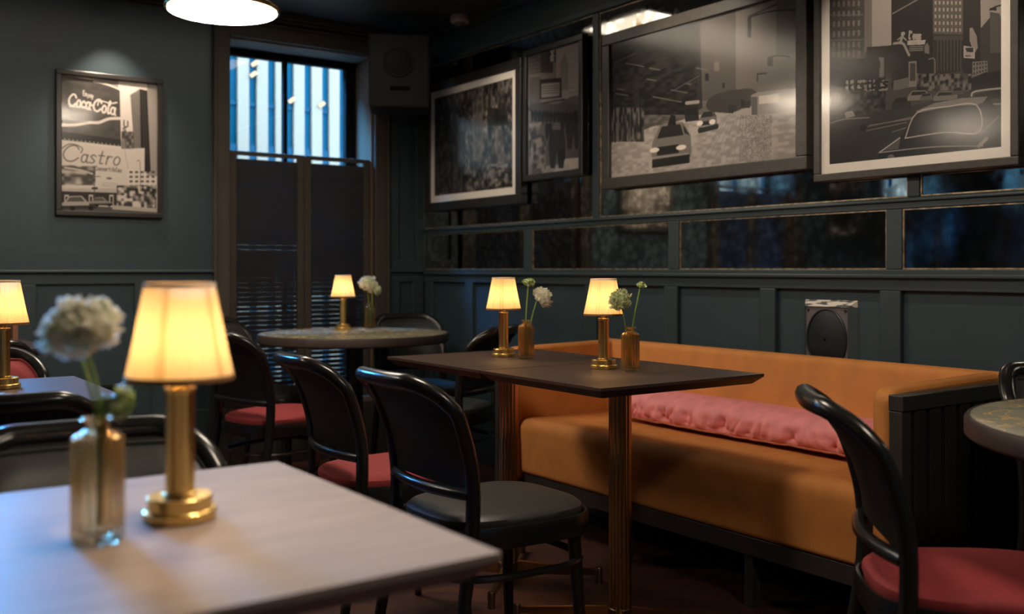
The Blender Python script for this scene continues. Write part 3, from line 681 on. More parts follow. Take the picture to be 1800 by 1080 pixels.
  ('p',[(0.321,0.921),(0.344,0.902),(0.417,0.898),(0.444,0.918)],0.35,1),
  ('p',[(0.279,0.944),(0.525,0.933),(0.525,0.95),(0.279,0.958)],0.22,1),
  ('e',(0.362,0.953),0.01848,0.01452,0.08,1),
  ('e',(0.487,0.95),0.01848,0.01452,0.08,1),
  ('l',[(0.333,0.666),(0.335,0.919)],0.009,0.35,1),
  ('l',[(0.297,0.742),(0.393,0.736)],0.008,0.3,1),
  ('l',[(0.779,0.606),(0.815,0.616),(0.817,0.835)],0.006,0.4,1),
  ('p',[(0.306,0.82),(0.368,0.817),(0.368,0.834),(0.306,0.835)],0.25,1),
 ],
 'crowd': [
  ('f',0.18),
  ('N2',0,0,1,1,26,14,0.02,0.62,1),
  ('N2',0,0,1,1,60,26,0.0,0.75,0.5),
  ('p',[(0.508,0.119),(0.591,0.149),(0.654,0.416),(0.633,0.717),(0.508,0.702)],0.42,0.45),
  ('p',[(0.776,0.376),(0.875,0.452),(0.913,0.808),(0.815,0.826)],0.5,0.4),
  ('p',[(0.695,0.214),(0.933,0.284),(0.942,0.431),(0.695,0.393)],0.08,0.75),
  ('n',[(-0.014,0.217),(0.42,0.289),(0.42,1.002),(-0.014,0.968)],14,16,0.02,0.2,0.6),
  ('n',[(0.695,0.754),(1.018,0.791),(1.018,1.007),(0.695,0.978)],8,12,0.05,0.7,0.55),
  ('l',[(0.528,0.152),(0.546,0.676)],0.006,0.5,0.4),
  ('l',[(0.566,0.161),(0.584,0.681)],0.006,0.5,0.4),
  ('l',[(0.604,0.167),(0.62,0.686)],0.006,0.5,0.4),
 ],
 'walk': [
  ('f',0.42),
  ('p',[(0.551,0.01),(1.0,0.005),(1.0,0.5),(0.551,0.406)],0.56,1),
  ('p',[(0.618,0.132),(0.715,0.049),(0.779,0.15),(0.779,0.362),(0.618,0.345)],0.46,1),
  ('p',[(0.02,-0.02),(0.248,-0.013),(0.248,0.164),(0.02,0.155)],0.3,1),
  ('w',[(0.03,-0.012),(0.231,-0.008),(0.231,0.156),(0.03,0.151)],4,5,0.42,0.5,0.55,1),
  ('p',[(0.256,-0.026),(0.491,0.003),(0.491,0.191),(0.256,0.166)],0.2,1),
  ('p',[(0.402,-0.008),(0.546,0.008),(0.546,0.11),(0.402,0.094)],0.06,1),
  ('l',[(0.452,0.005),(0.479,0.036),(0.506,0.008)],0.03,0.6,1),
  ('l',[(0.504,0.054),(0.454,0.051),(0.454,0.086),(0.504,0.089)],0.03,0.6,1),
  ('l',[(0.454,0.067),(0.494,0.071)],0.03,0.6,1),
  ('p',[(0.02,0.176),(0.248,0.199),(0.248,0.433),(0.02,0.413)],0.32,1),
  ('p',[(0.231,0.219),(0.65,0.248),(0.658,0.41),(0.231,0.383)],0.1,1),
  ('p',[(0.266,0.258),(0.618,0.281),(0.618,0.391),(0.266,0.373)],0.5,1),
  ('l',[(0.283,0.283),(0.6,0.304)],0.008,0.22,1),
  ('l',[(0.283,0.301),(0.6,0.324)],0.008,0.22,1),
  ('l',[(0.283,0.321),(0.6,0.342)],0.008,0.22,1),
  ('l',[(0.283,0.34),(0.6,0.362)],0.008,0.22,1),
  ('l',[(0.248,0.419),(0.715,0.428)],0.02,0.12,1),
  ('l',[(0.779,0.268),(0.995,0.252)],0.006,0.42,1),
  ('l',[(0.779,0.308),(0.995,0.296)],0.006,0.42,1),
  ('l',[(0.779,0.349),(0.995,0.34)],0.006,0.42,1),
  ('l',[(0.779,0.388),(0.995,0.385)],0.006,0.42,1),
  ('l',[(0.779,0.428),(0.995,0.429)],0.006,0.42,1),
  ('l',[(0.779,0.467),(0.995,0.474)],0.006,0.42,1),
  ('n',[(0.074,0.418),(0.995,0.5),(0.995,0.683),(0.074,0.612)],12,6,0.06,0.35,0.9),
  ('p',[(0.074,0.612),(1.0,0.663),(1.0,1.035),(0.074,1.0)],0.3,1),
  ('p',[(0.682,0.905),(1.007,0.911),(1.007,0.995),(0.486,1.0)],0.68,1),
  ('p',[(0.248,0.941),(0.779,0.944),(0.811,0.993),(0.283,0.997)],0.6,0.7),
  ('p',[(0.02,0.579),(0.35,0.605),(0.35,0.959),(0.02,0.941)],0.28,1),
  ('n',[(0.02,0.551),(0.35,0.577),(0.35,0.959),(0.02,0.941)],6,12,0.15,0.6,0.7),
  ('e',(0.568,0.625),0.32999999999999996,0.16499999999999998,0.30800000000000005,1),
  ('p',[(0.432,0.651),(0.702,0.671),(0.73,0.816),(0.69,0.979),(0.596,0.974),(0.568,0.824),(0.529,0.969),(0.444,0.965),(0.402,0.794)],0.13,1),
  ('p',[(0.586,0.824),(0.722,0.834),(0.722,0.913),(0.586,0.905)],0.07,1),
  ('e',(0.876,0.521),0.306,0.153,0.32400000000000007,1),
  ('p',[(0.754,0.546),(0.995,0.566),(1.02,0.697),(0.983,0.844),(0.901,0.839),(0.876,0.702),(0.839,0.834),(0.767,0.831),(0.73,0.676)],0.14,1),
  ('e',(0.412,0.579),0.144,0.072,0.26,1),
  ('p',[(0.35,0.59),(0.471,0.6),(0.484,0.664),(0.467,0.737),(0.424,0.734),(0.412,0.668),(0.392,0.73),(0.357,0.729),(0.337,0.653)],0.1,1),
  ('e',(0.715,0.5),0.19199999999999998,0.09599999999999999,0.29200000000000004,1),
  ('p',[(0.638,0.515),(0.792,0.528),(0.809,0.612),(0.784,0.706),(0.732,0.702),(0.715,0.615),(0.692,0.699),(0.645,0.696),(0.623,0.597)],0.12,1),
  ('e',(0.109,0.439),0.10799999999999998,0.05399999999999999,0.244,1),
  ('p',[(0.062,0.447),(0.156,0.456),(0.166,0.505),(0.151,0.559),(0.119,0.556),(0.109,0.507),(0.094,0.554),(0.065,0.553),(0.052,0.495)],0.09,1),
  ('e',(0.186,0.447),0.10799999999999998,0.05399999999999999,0.244,1),
  ('p',[(0.139,0.456),(0.233,0.464),(0.241,0.513),(0.228,0.567),(0.194,0.564),(0.186,0.513),(0.171,0.562),(0.144,0.561),(0.129,0.503)],0.09,1),
  ('e',(0.261,0.456),0.10799999999999998,0.05399999999999999,0.244,1),
  ('p',[(0.216,0.464),(0.308,0.472),(0.318,0.52),(0.303,0.574),(0.27,0.572),(0.261,0.521),(0.248,0.569),(0.218,0.567),(0.206,0.512)],0.09,1),
  ('e',(0.337,0.464),0.10799999999999998,0.05399999999999999,0.244,1),
  ('p',[(0.29,0.472),(0.382,0.479),(0.392,0.528),(0.377,0.582),(0.345,0.579),(0.337,0.53),(0.323,0.577),(0.295,0.576),(0.28,0.518)],0.09,1),
  ('e',(0.412,0.47),0.10799999999999998,0.05399999999999999,0.244,1),
  ('p',[(0.365,0.479),(0.457,0.487),(0.467,0.535),(0.452,0.589),(0.419,0.587),(0.412,0.536),(0.397,0.584),(0.37,0.582),(0.357,0.526)],0.09,1),
  ('e',(0.486,0.479),0.10799999999999998,0.05399999999999999,0.244,1),
  ('p',[(0.439,0.487),(0.531,0.495),(0.538,0.543),(0.526,0.595),(0.494,0.594),(0.486,0.544),(0.471,0.592),(0.444,0.59),(0.432,0.535)],0.09,1),
  ('e',(0.558,0.487),0.10799999999999998,0.05399999999999999,0.244,1),
  ('p',[(0.514,0.495),(0.603,0.503),(0.613,0.551),(0.598,0.604),(0.568,0.6),(0.558,0.553),(0.546,0.599),(0.519,0.597),(0.504,0.541)],0.09,1),
  ('e',(0.63,0.493),0.10799999999999998,0.05399999999999999,0.244,1),
  ('p',[(0.586,0.502),(0.675,0.51),(0.685,0.558),(0.67,0.61),(0.64,0.609),(0.63,0.559),(0.618,0.607),(0.591,0.604),(0.578,0.549)],0.09,1),
  ('e',(0.702,0.502),0.10799999999999998,0.05399999999999999,0.244,1),
  ('p',[(0.658,0.51),(0.747,0.518),(0.754,0.564),(0.742,0.617),(0.712,0.615),(0.702,0.566),(0.69,0.613),(0.663,0.612),(0.65,0.556)],0.09,1),
  ('e',(0.774,0.51),0.10799999999999998,0.05399999999999999,0.244,1),
  ('p',[(0.73,0.518),(0.816,0.525),(0.826,0.572),(0.811,0.625),(0.782,0.622),(0.774,0.574),(0.759,0.62),(0.734,0.618),(0.722,0.564)],0.09,1),
  ('e',(0.844,0.516),0.10799999999999998,0.05399999999999999,0.244,1),
  ('p',[(0.801,0.525),(0.886,0.533),(0.896,0.579),(0.883,0.632),(0.854,0.628),(0.844,0.581),(0.831,0.627),(0.804,0.625),(0.792,0.571)],0.09,1),
  ('e',(0.913,0.525),0.10799999999999998,0.05399999999999999,0.244,1),
  ('p',[(0.871,0.533),(0.955,0.539),(0.965,0.586),(0.953,0.638),(0.923,0.637),(0.913,0.587),(0.901,0.635),(0.876,0.632),(0.861,0.577)],0.09,1),
 ],
 'snow': [
  ('f',0.4),
  ('vg',0,0,1,1,0.5,0.3,1),
  ('p',[(0.903,-0.038),(1.011,0.003),(1.011,0.375),(0.903,0.341)],0.3,0.7),
  ('p',[(0.526,-0.187),(0.711,-0.114),(0.711,0.587),(0.526,0.543)],0.26,0.7),
  ('p',[(-0.01,-0.045),(0.387,-0.04),(0.512,0.027),(0.512,0.649),(-0.01,0.819)],0.07,1),
  ('p',[(0.387,-0.04),(0.526,-0.028),(0.54,0.595),(0.448,0.647)],0.13,0.9),
  ('n',[(-0.01,-0.018),(0.512,0.149),(0.512,0.637),(-0.01,0.523)],16,30,0.02,0.15,0.8),
  ('l',[(0.096,0.164),(0.207,0.221)],0.005,0.42,0.8),
  ('l',[(0.224,0.316),(0.277,0.341)],0.005,0.42,0.8),
  ('l',[(0.026,0.37),(0.107,0.406)],0.005,0.42,0.8),
  ('l',[(0.038,0.339),(0.084,0.36)],0.005,0.42,0.8),
  ('l',[(0.24,0.242),(0.304,0.274)],0.005,0.42,0.8),
  ('l',[(0.448,0.406),(0.477,0.421)],0.005,0.42,0.8),
  ('l',[(0.507,0.316),(0.564,0.346)],0.005,0.42,0.8),
  ('l',[(0.366,0.43),(0.457,0.473)],0.005,0.42,0.8),
  ('l',[(0.262,0.453),(0.427,0.53)],0.005,0.42,0.8),
  ('l',[(0.02,0.139),(0.169,0.105)],0.004,0.3,1),
  ('l',[(0.387,0.435),(0.526,0.373)],0.004,0.3,1),
  ('p',[(0.602,0.304),(0.628,0.311),(0.628,0.371),(0.602,0.363)],0.5,0.7),
  ('p',[(-0.01,0.739),(0.096,0.704),(0.262,0.666),(0.387,0.659),(0.526,0.64),(0.657,0.634),(0.746,0.64),(1.015,0.661),(1.015,1.032),(-0.01,1.023)],0.66,1),
  ('n',[(-0.01,0.523),(1.015,0.747),(1.015,1.14),(-0.01,1.01)],40,26,0.5,0.78,0.45),
  ('n',[(0.729,0.684),(0.883,0.717),(0.883,1.01),(0.729,0.987)],70,60,0.3,0.75,0.45),
  ('l',[(0.675,0.672),(0.507,0.99)],0.004,0.52,0.5),
  ('l',[(0.688,0.676),(0.545,0.995)],0.004,0.52,0.5),
  ('l',[(0.701,0.679),(0.583,1.002)],0.004,0.52,0.5),
  ('l',[(0.713,0.681),(0.62,1.007)],0.004,0.52,0.5),
  ('l',[(0.725,0.684),(0.657,1.012)],0.004,0.52,0.5),
  ('l',[(0.737,0.686),(0.693,1.017)],0.004,0.52,0.5),
  ('l',[(0.75,0.689),(0.729,1.022)],0.004,0.52,0.5),
  ('l',[(0.762,0.692),(0.764,1.027)],0.004,0.52,0.5),
  ('l',[(0.774,0.694),(0.798,1.032)],0.004,0.52,0.5),
  ('n',[(-0.01,0.468),(0.207,0.518),(0.207,0.764),(-0.01,0.726)],24,6,0.03,0.4,0.9),
  ('l',[(0.026,0.423),(0.026,0.732)],0.01,0.06,1),
  ('l',[(0.061,0.431),(0.061,0.722)],0.01,0.06,1),
  ('l',[(0.13,0.448),(0.13,0.704)],0.01,0.06,1),
  ('l',[(0.185,0.462),(0.185,0.687)],0.01,0.06,1),
  ('p',[(0.437,0.559),(0.457,0.538),(0.516,0.547),(0.522,0.676),(0.448,0.672)],0.12,1),
  ('l',[(0.453,0.543),(0.518,0.55)],0.014,0.6,1),
  ('p',[(0.452,0.574),(0.512,0.589),(0.512,0.637),(0.452,0.624)],0.08,1),
  ('p',[(0.258,0.783),(0.303,0.664),(0.433,0.667),(0.476,0.764),(0.482,0.883),(0.466,0.941),(0.266,0.953),(0.251,0.86)],0.46,1),
  ('p',[(0.285,0.758),(0.313,0.677),(0.42,0.681),(0.437,0.759)],0.12,1),
  ('p',[(0.442,0.747),(0.433,0.682),(0.471,0.768)],0.15,1),
  ('p',[(0.285,0.818),(0.411,0.818),(0.411,0.878),(0.285,0.88)],0.1,1),
  ('p',[(0.256,0.903),(0.471,0.898),(0.471,0.957),(0.256,0.962)],0.08,1),
  ('l',[(0.258,0.891),(0.46,0.891)],0.006,0.6,1),
  ('e',(0.27,0.836),0.028500000000000004,0.01,0.95,1),
  ('e',(0.424,0.843),0.028500000000000004,0.01,0.95,1),
  ('p',[(0.346,0.676),(0.366,0.605),(0.392,0.617),(0.395,0.681)],0.07,1),
  ('p',[(0.521,0.674),(0.541,0.62),(0.596,0.622),(0.614,0.667),(0.617,0.721),(0.61,0.747),(0.524,0.749),(0.518,0.707)],0.42,1),
  ('p',[(0.532,0.662),(0.545,0.625),(0.59,0.629),(0.598,0.664)],0.12,1),
  ('p',[(0.6,0.659),(0.596,0.629),(0.612,0.669)],0.15,1),
  ('p',[(0.532,0.689),(0.586,0.691),(0.586,0.717),(0.532,0.716)],0.1,1),
  ('p',[(0.52,0.726),(0.612,0.727),(0.612,0.754),(0.52,0.753)],0.08,1),
  ('l',[(0.521,0.721),(0.608,0.724)],0.006,0.6,1),
  ('e',(0.526,0.697),0.0165,0.01,0.95,1),
  ('e',(0.592,0.701),0.0165,0.01,0.95,1),
  ('l',[(0.526,0.747),(0.615,0.737)],0.02,0.12,1),
  ('e',(0.632,0.582),0.072,0.036,0.21200000000000002,1),
  ('p',[(0.623,0.587),(0.64,0.59),(0.641,0.619),(0.639,0.651),(0.633,0.649),(0.632,0.62),(0.629,0.649),(0.624,0.647),(0.621,0.614)],0.07,1),
  ('e',(0.689,0.587),0.08639999999999999,0.043199999999999995,0.21200000000000002,1),
  ('p',[(0.679,0.594),(0.699,0.597),(0.701,0.63),(0.698,0.669),(0.691,0.667),(0.689,0.632),(0.686,0.666),(0.68,0.664),(0.677,0.625)],0.07,1),
  ('e',(0.746,0.582),0.072,0.036,0.21200000000000002,1),
  ('p',[(0.738,0.587),(0.754,0.592),(0.756,0.619),(0.754,0.649),(0.748,0.649),(0.746,0.62),(0.744,0.647),(0.739,0.645),(0.736,0.614)],0.07,1),
  ('p',[(0.671,0.607),(0.715,0.617),(0.715,0.652),(0.671,0.642)],0.15,1),
  ('p',[(0.751,0.597),(0.781,0.604),(0.781,0.651),(0.751,0.644)],0.12,1),
  ('p',[(0.786,0.57),(0.816,0.56),(0.916,0.569),(1.015,0.584),(1.015,0.704),(0.916,0.712),(0.816,0.704),(0.788,0.697)],0.55,1),
  ('p',[(0.824,0.585),(0.916,0.592),(0.916,0.647),(0.824,0.637)],0.8,1),
  ('p',[(0.788,0.582),(0.816,0.589),(0.816,0.704),(0.788,0.697)],0.3,1),
  ('l',[(0.777,0.067),(0.883,0.067),(1.011,0.104)],0.006,0.14,1),
  ('l',[(0.777,0.062),(0.903,0.033)],0.006,0.14,1),
  ('l',[(0.874,0.353),(0.916,0.355),(0.963,0.38)],0.006,0.14,1),
  ('l',[(0.816,0.443),(0.858,0.45)],0.006,0.14,1),
  ('l',[(0.816,0.443),(0.816,0.487)],0.006,0.14,1),
  ('p',[(0.769,0.064),(0.787,0.07),(0.787,0.202),(0.769,0.197)],0.14,1),
  ('p',[(0.864,0.349),(0.888,0.358),(0.888,0.413),(0.864,0.406)],0.1,1),
  ('p',[(0.554,0.368),(0.574,0.373),(0.574,0.421),(0.554,0.416)],0.1,1),
  ('p',[(0.644,0.453),(0.655,0.455),(0.655,0.492),(0.644,0.488)],0.12,1),
 ],
 'taxi': [
  ('f',0.22),
  ('p',[(0.273,0.071),(0.397,0.098),(0.397,0.49),(0.273,0.482)],0.52,1),
  ('p',[(0.219,0.059),(0.275,0.071),(0.275,0.499),(0.219,0.498)],0.36,1),
  ('p',[(0.002,0.013),(0.227,0.062),(0.227,0.523),(0.002,0.491)],0.24,1),
  ('w',[(0.011,0.015),(0.207,0.058),(0.207,0.424),(0.011,0.402)],6,8,0.4,0.45,0.55,1),
  ('l',[(0.002,0.284),(0.219,0.319)],0.006,0.36,1),
  ('l',[(0.002,0.404),(0.219,0.436)],0.006,0.36,1),
  ('w',[(0.011,0.406),(0.207,0.434),(0.207,0.521),(0.011,0.497)],6,2,0.36,0.45,0.6,1),
  ('p',[(0.241,0.474),(0.402,0.49),(0.402,0.618),(0.241,0.597)],0.12,1),
  ('p',[(0.394,0.096),(0.638,0.149),(0.638,0.672),(0.394,0.68)],0.12,1),
  ('l',[(0.402,0.347),(0.58,0.303)],0.008,0.4,1),
  ('p',[(0.637,0.149),(0.801,0.183),(0.801,0.505),(0.637,0.474)],0.3,1),
  ('w',[(0.64,0.15),(0.797,0.183),(0.797,0.501),(0.64,0.474)],7,11,0.55,0.42,0.5,1),
  ('p',[(0.641,0.479),(0.802,0.51),(0.802,0.657),(0.641,0.665)],0.15,1),
  ('l',[(0.662,0.505),(0.662,0.639)],0.006,0.26,1),
  ('l',[(0.682,0.507),(0.682,0.641)],0.006,0.26,1),
  ('l',[(0.699,0.51),(0.699,0.644)],0.006,0.26,1),
  ('l',[(0.717,0.513),(0.717,0.647)],0.006,0.26,1),
  ('l',[(0.736,0.515),(0.736,0.648)],0.006,0.26,1),
  ('l',[(0.754,0.518),(0.754,0.651)],0.006,0.26,1),
  ('l',[(0.772,0.522),(0.772,0.653)],0.006,0.26,1),
  ('l',[(0.789,0.525),(0.789,0.656)],0.006,0.26,1),
  ('p',[(0.641,0.486),(0.802,0.511),(0.802,0.53),(0.641,0.505)],0.24,1),
  ('p',[(0.801,0.183),(0.891,0.203),(0.891,0.684),(0.801,0.672)],0.14,1),
  ('p',[(0.889,0.202),(1.018,0.23),(1.018,0.511),(0.958,0.459),(0.895,0.505)],0.55,1),
  ('p',[(0.891,0.498),(0.958,0.444),(1.018,0.511),(1.018,0.701),(0.891,0.684)],0.2,1),
  ('p',[(0.941,0.434),(0.989,0.45),(1.018,0.518),(1.018,0.617),(0.941,0.605)],0.28,1),
  ('l',[(1.018,0.418),(0.974,0.418),(0.942,0.426)],0.008,0.15,1),
  ('p',[(0.941,0.418),(0.974,0.423),(0.974,0.435),(0.941,0.428)],0.1,1),
  ('p',[(0.836,0.485),(0.85,0.483),(0.873,0.523),(0.879,0.574),(0.86,0.597),(0.836,0.539)],0.5,1),
  ('p',[(0.804,0.553),(0.863,0.57),(0.863,0.618),(0.804,0.606)],0.6,1),
  ('p',[(0.814,0.565),(0.855,0.57),(0.855,0.606),(0.814,0.601)],0.16,1),
  ('l',[(0.817,0.576),(0.817,0.594)],0.006,0.6,1),
  ('l',[(0.823,0.585),(0.818,0.589),(0.823,0.596)],0.006,0.6,1),
  ('l',[(0.833,0.593),(0.833,0.596),(0.831,0.597),(0.83,0.597),(0.828,0.596),(0.826,0.594),(0.826,0.59),(0.826,0.588),(0.828,0.586),(0.83,0.586),(0.831,0.588),(0.833,0.589),(0.833,0.593)],0.006,0.6,1),
  ('l',[(0.836,0.588),(0.836,0.598)],0.006,0.6,1),
  ('l',[(0.836,0.592),(0.839,0.589),(0.842,0.592),(0.842,0.6)],0.006,0.6,1),
  ('l',[(0.852,0.596),(0.852,0.598),(0.85,0.6),(0.849,0.601),(0.847,0.6),(0.846,0.597),(0.846,0.594),(0.846,0.593),(0.847,0.59),(0.849,0.59),(0.85,0.592),(0.852,0.594),(0.852,0.596)],0.006,0.6,1),
  ('l',[(0.852,0.592),(0.852,0.605),(0.849,0.608),(0.846,0.605)],0.006,0.6,1),
  ('p',[(0.85,0.628),(0.929,0.636),(0.929,0.681),(0.85,0.693)],0.42,1),
  ('w',[(0.852,0.629),(0.928,0.637),(0.928,0.68),(0.852,0.691)],5,3,0.2,0.5,0.55,1),
  ('l',[(0.503,0.454),(0.505,0.447),(0.503,0.442),(0.502,0.451),(0.5,0.471),(0.503,0.478),(0.506,0.475)],0.009,0.55,1),
  ('l',[(0.514,0.446),(0.514,0.452)],0.009,0.55,1),
  ('l',[(0.523,0.471),(0.531,0.471),(0.529,0.463),(0.526,0.461),(0.523,0.471),(0.526,0.481),(0.531,0.479)],0.009,0.55,1),
  ('l',[(0.543,0.473),(0.542,0.477),(0.542,0.479),(0.539,0.481),(0.537,0.479),(0.535,0.475),(0.535,0.471),(0.535,0.467),(0.537,0.465),(0.539,0.463),(0.542,0.465),(0.542,0.469),(0.543,0.473)],0.009,0.55,1),
  ('l',[(0.543,0.465),(0.543,0.489),(0.539,0.494),(0.535,0.49)],0.009,0.55,1),
  ('l',[(0.555,0.475),(0.555,0.479),(0.553,0.482),(0.551,0.483),(0.55,0.481),(0.548,0.478),(0.547,0.474),(0.548,0.469),(0.55,0.466),(0.551,0.466),(0.553,0.467),(0.555,0.47),(0.555,0.475)],0.009,0.55,1),
  ('l',[(0.555,0.466),(0.555,0.491),(0.551,0.495),(0.547,0.491)],0.009,0.55,1),
  ('l',[(0.568,0.47),(0.563,0.467),(0.559,0.471),(0.566,0.481),(0.564,0.487),(0.559,0.485)],0.009,0.55,1),
  ('p',[(0.49,0.483),(0.593,0.495),(0.593,0.548),(0.49,0.529)],0.14,1),
  ('l',[(0.498,0.487),(0.495,0.486),(0.492,0.489),(0.497,0.497),(0.495,0.501),(0.492,0.498)],0.007,0.6,1),
  ('l',[(0.502,0.486),(0.502,0.502)],0.007,0.6,1),
  ('l',[(0.506,0.487),(0.506,0.502)],0.007,0.6,1),
  ('l',[(0.502,0.494),(0.506,0.494)],0.007,0.6,1),
  ('l',[(0.516,0.489),(0.51,0.487),(0.51,0.502),(0.516,0.503)],0.007,0.6,1),
  ('l',[(0.51,0.495),(0.514,0.495)],0.007,0.6,1),
  ('l',[(0.526,0.489),(0.519,0.489),(0.519,0.503),(0.526,0.505)],0.007,0.6,1),
  ('l',[(0.519,0.497),(0.524,0.497)],0.007,0.6,1),
  ('l',[(0.529,0.505),(0.529,0.49),(0.534,0.491),(0.534,0.497),(0.529,0.497),(0.535,0.506)],0.007,0.6,1),
  ('l',[(0.548,0.493),(0.542,0.491),(0.542,0.506),(0.548,0.507)],0.007,0.6,1),
  ('l',[(0.542,0.499),(0.547,0.499)],0.007,0.6,1),
  ('l',[(0.551,0.507),(0.551,0.493),(0.556,0.509),(0.556,0.493)],0.007,0.6,1),
  ('l',[(0.564,0.494),(0.559,0.494),(0.559,0.509),(0.564,0.51)],0.007,0.6,1),
  ('l',[(0.559,0.501),(0.564,0.502)],0.007,0.6,1),
  ('l',[(0.568,0.51),(0.568,0.495),(0.572,0.497),(0.572,0.502),(0.569,0.502),(0.574,0.51)],0.007,0.6,1),
  ('l',[(0.582,0.499),(0.579,0.497),(0.577,0.502),(0.577,0.51),(0.582,0.51),(0.582,0.505),(0.58,0.505)],0.007,0.6,1),
  ('l',[(0.585,0.497),(0.588,0.505),(0.592,0.498)],0.007,0.6,1),
  ('l',[(0.588,0.505),(0.588,0.513)],0.007,0.6,1),
  ('l',[(0.503,0.513),(0.58,0.522)],0.005,0.45,1),
  ('l',[(0.503,0.522),(0.58,0.531)],0.005,0.45,1),
  ('l',[(0.503,0.53),(0.58,0.539)],0.005,0.45,1),
  ('l',[(0.41,0.483),(0.449,0.486),(0.469,0.497),(0.484,0.522),(0.5,0.549)],0.014,0.5,1),
  ('l',[(0.449,0.486),(0.458,0.461),(0.469,0.447)],0.016,0.5,1),
  ('l',[(0.432,0.47),(0.458,0.461),(0.482,0.479)],0.008,0.5,1),
  ('e',(0.463,0.447),0.012,0.01,0.55,1),
  ('p',[(0.588,0.553),(0.588,0.523),(0.605,0.509),(0.616,0.529),(0.616,0.561)],0.38,1),
  ('p',[(0.407,0.651),(0.495,0.647),(0.497,0.692),(0.407,0.696)],0.34,1),
  ('p',[(0.497,0.577),(0.543,0.581),(0.545,0.695),(0.497,0.692)],0.42,1),
  ('p',[(0.505,0.586),(0.537,0.589),(0.537,0.667),(0.505,0.665)],0.2,1),
  ('l',[(0.614,0.584),(0.646,0.59),(0.643,0.677),(0.616,0.676)],0.008,0.38,1),
  ('n',[(0.545,0.637),(0.85,0.679),(0.85,0.751),(0.545,0.714)],20,8,0.06,0.4,0.9),
  ('p',[(0.002,0.499),(0.36,0.542),(0.36,0.784),(0.002,0.779)],0.1,1),
  ('p',[(0.317,0.53),(0.349,0.539),(0.349,0.627),(0.322,0.624)],0.36,1),
  ('p',[(0.002,0.499),(0.219,0.526),(0.219,0.578),(0.002,0.553)],0.16,1),
  ('e',(0.23,0.568),0.1,0.055,0.05,0.9),
  ('p',[(0.1,0.612),(0.159,0.613),(0.159,0.663),(0.1,0.664)],0.46,1),
  ('p',[(0.174,0.621),(0.232,0.622),(0.232,0.672),(0.174,0.673)],0.46,1),
  ('p',[(0.235,0.629),(0.293,0.631),(0.293,0.68),(0.235,0.68)],0.46,1),
  ('p',[(0.317,0.64),(0.371,0.641),(0.371,0.689),(0.317,0.691)],0.46,1),
  ('l',[(0.101,0.617),(0.098,0.653),(0.105,0.661),(0.113,0.66)],0.013,0.04,1),
  ('l',[(0.087,0.632),(0.114,0.633)],0.013,0.04,1),
  ('l',[(0.129,0.614),(0.129,0.663)],0.013,0.04,1),
  ('l',[(0.148,0.635),(0.13,0.649),(0.151,0.664)],0.013,0.04,1),
  ('l',[(0.175,0.622),(0.174,0.659),(0.178,0.665),(0.188,0.664)],0.013,0.04,1),
  ('l',[(0.162,0.636),(0.19,0.637)],0.013,0.04,1),
  ('l',[(0.225,0.644),(0.212,0.639),(0.203,0.645),(0.22,0.659),(0.215,0.667),(0.199,0.665)],0.013,0.04,1),
  ('l',[(0.249,0.627),(0.248,0.663),(0.252,0.671),(0.26,0.668)],0.013,0.04,1),
  ('l',[(0.236,0.64),(0.262,0.643)],0.013,0.04,1),
  ('l',[(0.275,0.624),(0.275,0.672)],0.013,0.04,1),
  ('l',[(0.296,0.644),(0.277,0.659),(0.297,0.672)],0.013,0.04,1),
  ('l',[(0.322,0.632),(0.32,0.667),(0.325,0.675),(0.333,0.672)],0.013,0.04,1),
  ('l',[(0.307,0.645),(0.334,0.647)],0.013,0.04,1),
  ('l',[(0.368,0.652),(0.357,0.648),(0.347,0.655),(0.365,0.667),(0.36,0.675),(0.344,0.673)],0.013,0.04,1),
  ('n',[(0.013,0.648),(0.36,0.691),(0.36,0.801),(0.013,0.763)],16,10,0.03,0.25,0.8),
  ('p',[(0.002,0.787),(0.338,0.782),(0.545,0.774),(0.841,0.75),(1.018,0.771),(1.018,1.039),(0.002,1.009)],0.15,1),
  ('l',[(0.241,0.843),(0.524,0.827)],0.005,0.42,1),
  ('l',[(0.241,0.861),(0.484,0.847)],0.005,0.42,1),
  ('l',[(0.262,0.838),(0.535,0.834)],0.005,0.42,1),
  ('l',[(0.402,0.882),(0.545,0.862)],0.005,0.42,1),
  ('p',[(0.002,0.767),(0.1,0.756),(0.151,0.758),(0.18,0.787),(0.257,0.799),(0.257,0.837),(0.207,0.863),(0.002,0.857)],0.14,1),
  ('p',[(0.1,0.76),(0.151,0.76),(0.169,0.786),(0.106,0.79)],0.45,1),
  ('l',[(0.002,0.803),(0.095,0.793),(0.257,0.802)],0.006,0.45,1),
  ('e',(0.22,0.845),0.02,0.018,0.04,1),
  ('p',[(0.397,0.759),(0.42,0.73),(0.487,0.734),(0.51,0.762),(0.51,0.786),(0.397,0.78)],0.12,1),
  ('p',[(0.421,0.735),(0.487,0.74),(0.494,0.756),(0.413,0.752)],0.08,1),
  ('p',[(0.489,0.735),(0.516,0.71),(0.593,0.716),(0.619,0.74),(0.619,0.76),(0.489,0.752)],0.42,1),
  ('p',[(0.518,0.715),(0.593,0.722),(0.6,0.736),(0.51,0.73)],0.08,1),
  ('p',[(0.564,0.746),(0.579,0.73),(0.621,0.731),(0.633,0.747),(0.633,0.762),(0.564,0.758)],0.3,1),
  ('p',[(0.58,0.732),(0.621,0.735),(0.624,0.744),(0.576,0.742)],0.08,1),
  ('p',[(0.638,0.754),(0.666,0.732),(0.746,0.739),(0.772,0.762),(0.772,0.779),(0.638,0.77)],0.38,1),
  ('p',[(0.669,0.736),(0.746,0.744),(0.752,0.756),(0.659,0.75)],0.08,1),
  ('p',[(0.74,0.743),(0.752,0.724),(0.791,0.726),(0.804,0.744),(0.804,0.759),(0.74,0.756)],0.25,1),
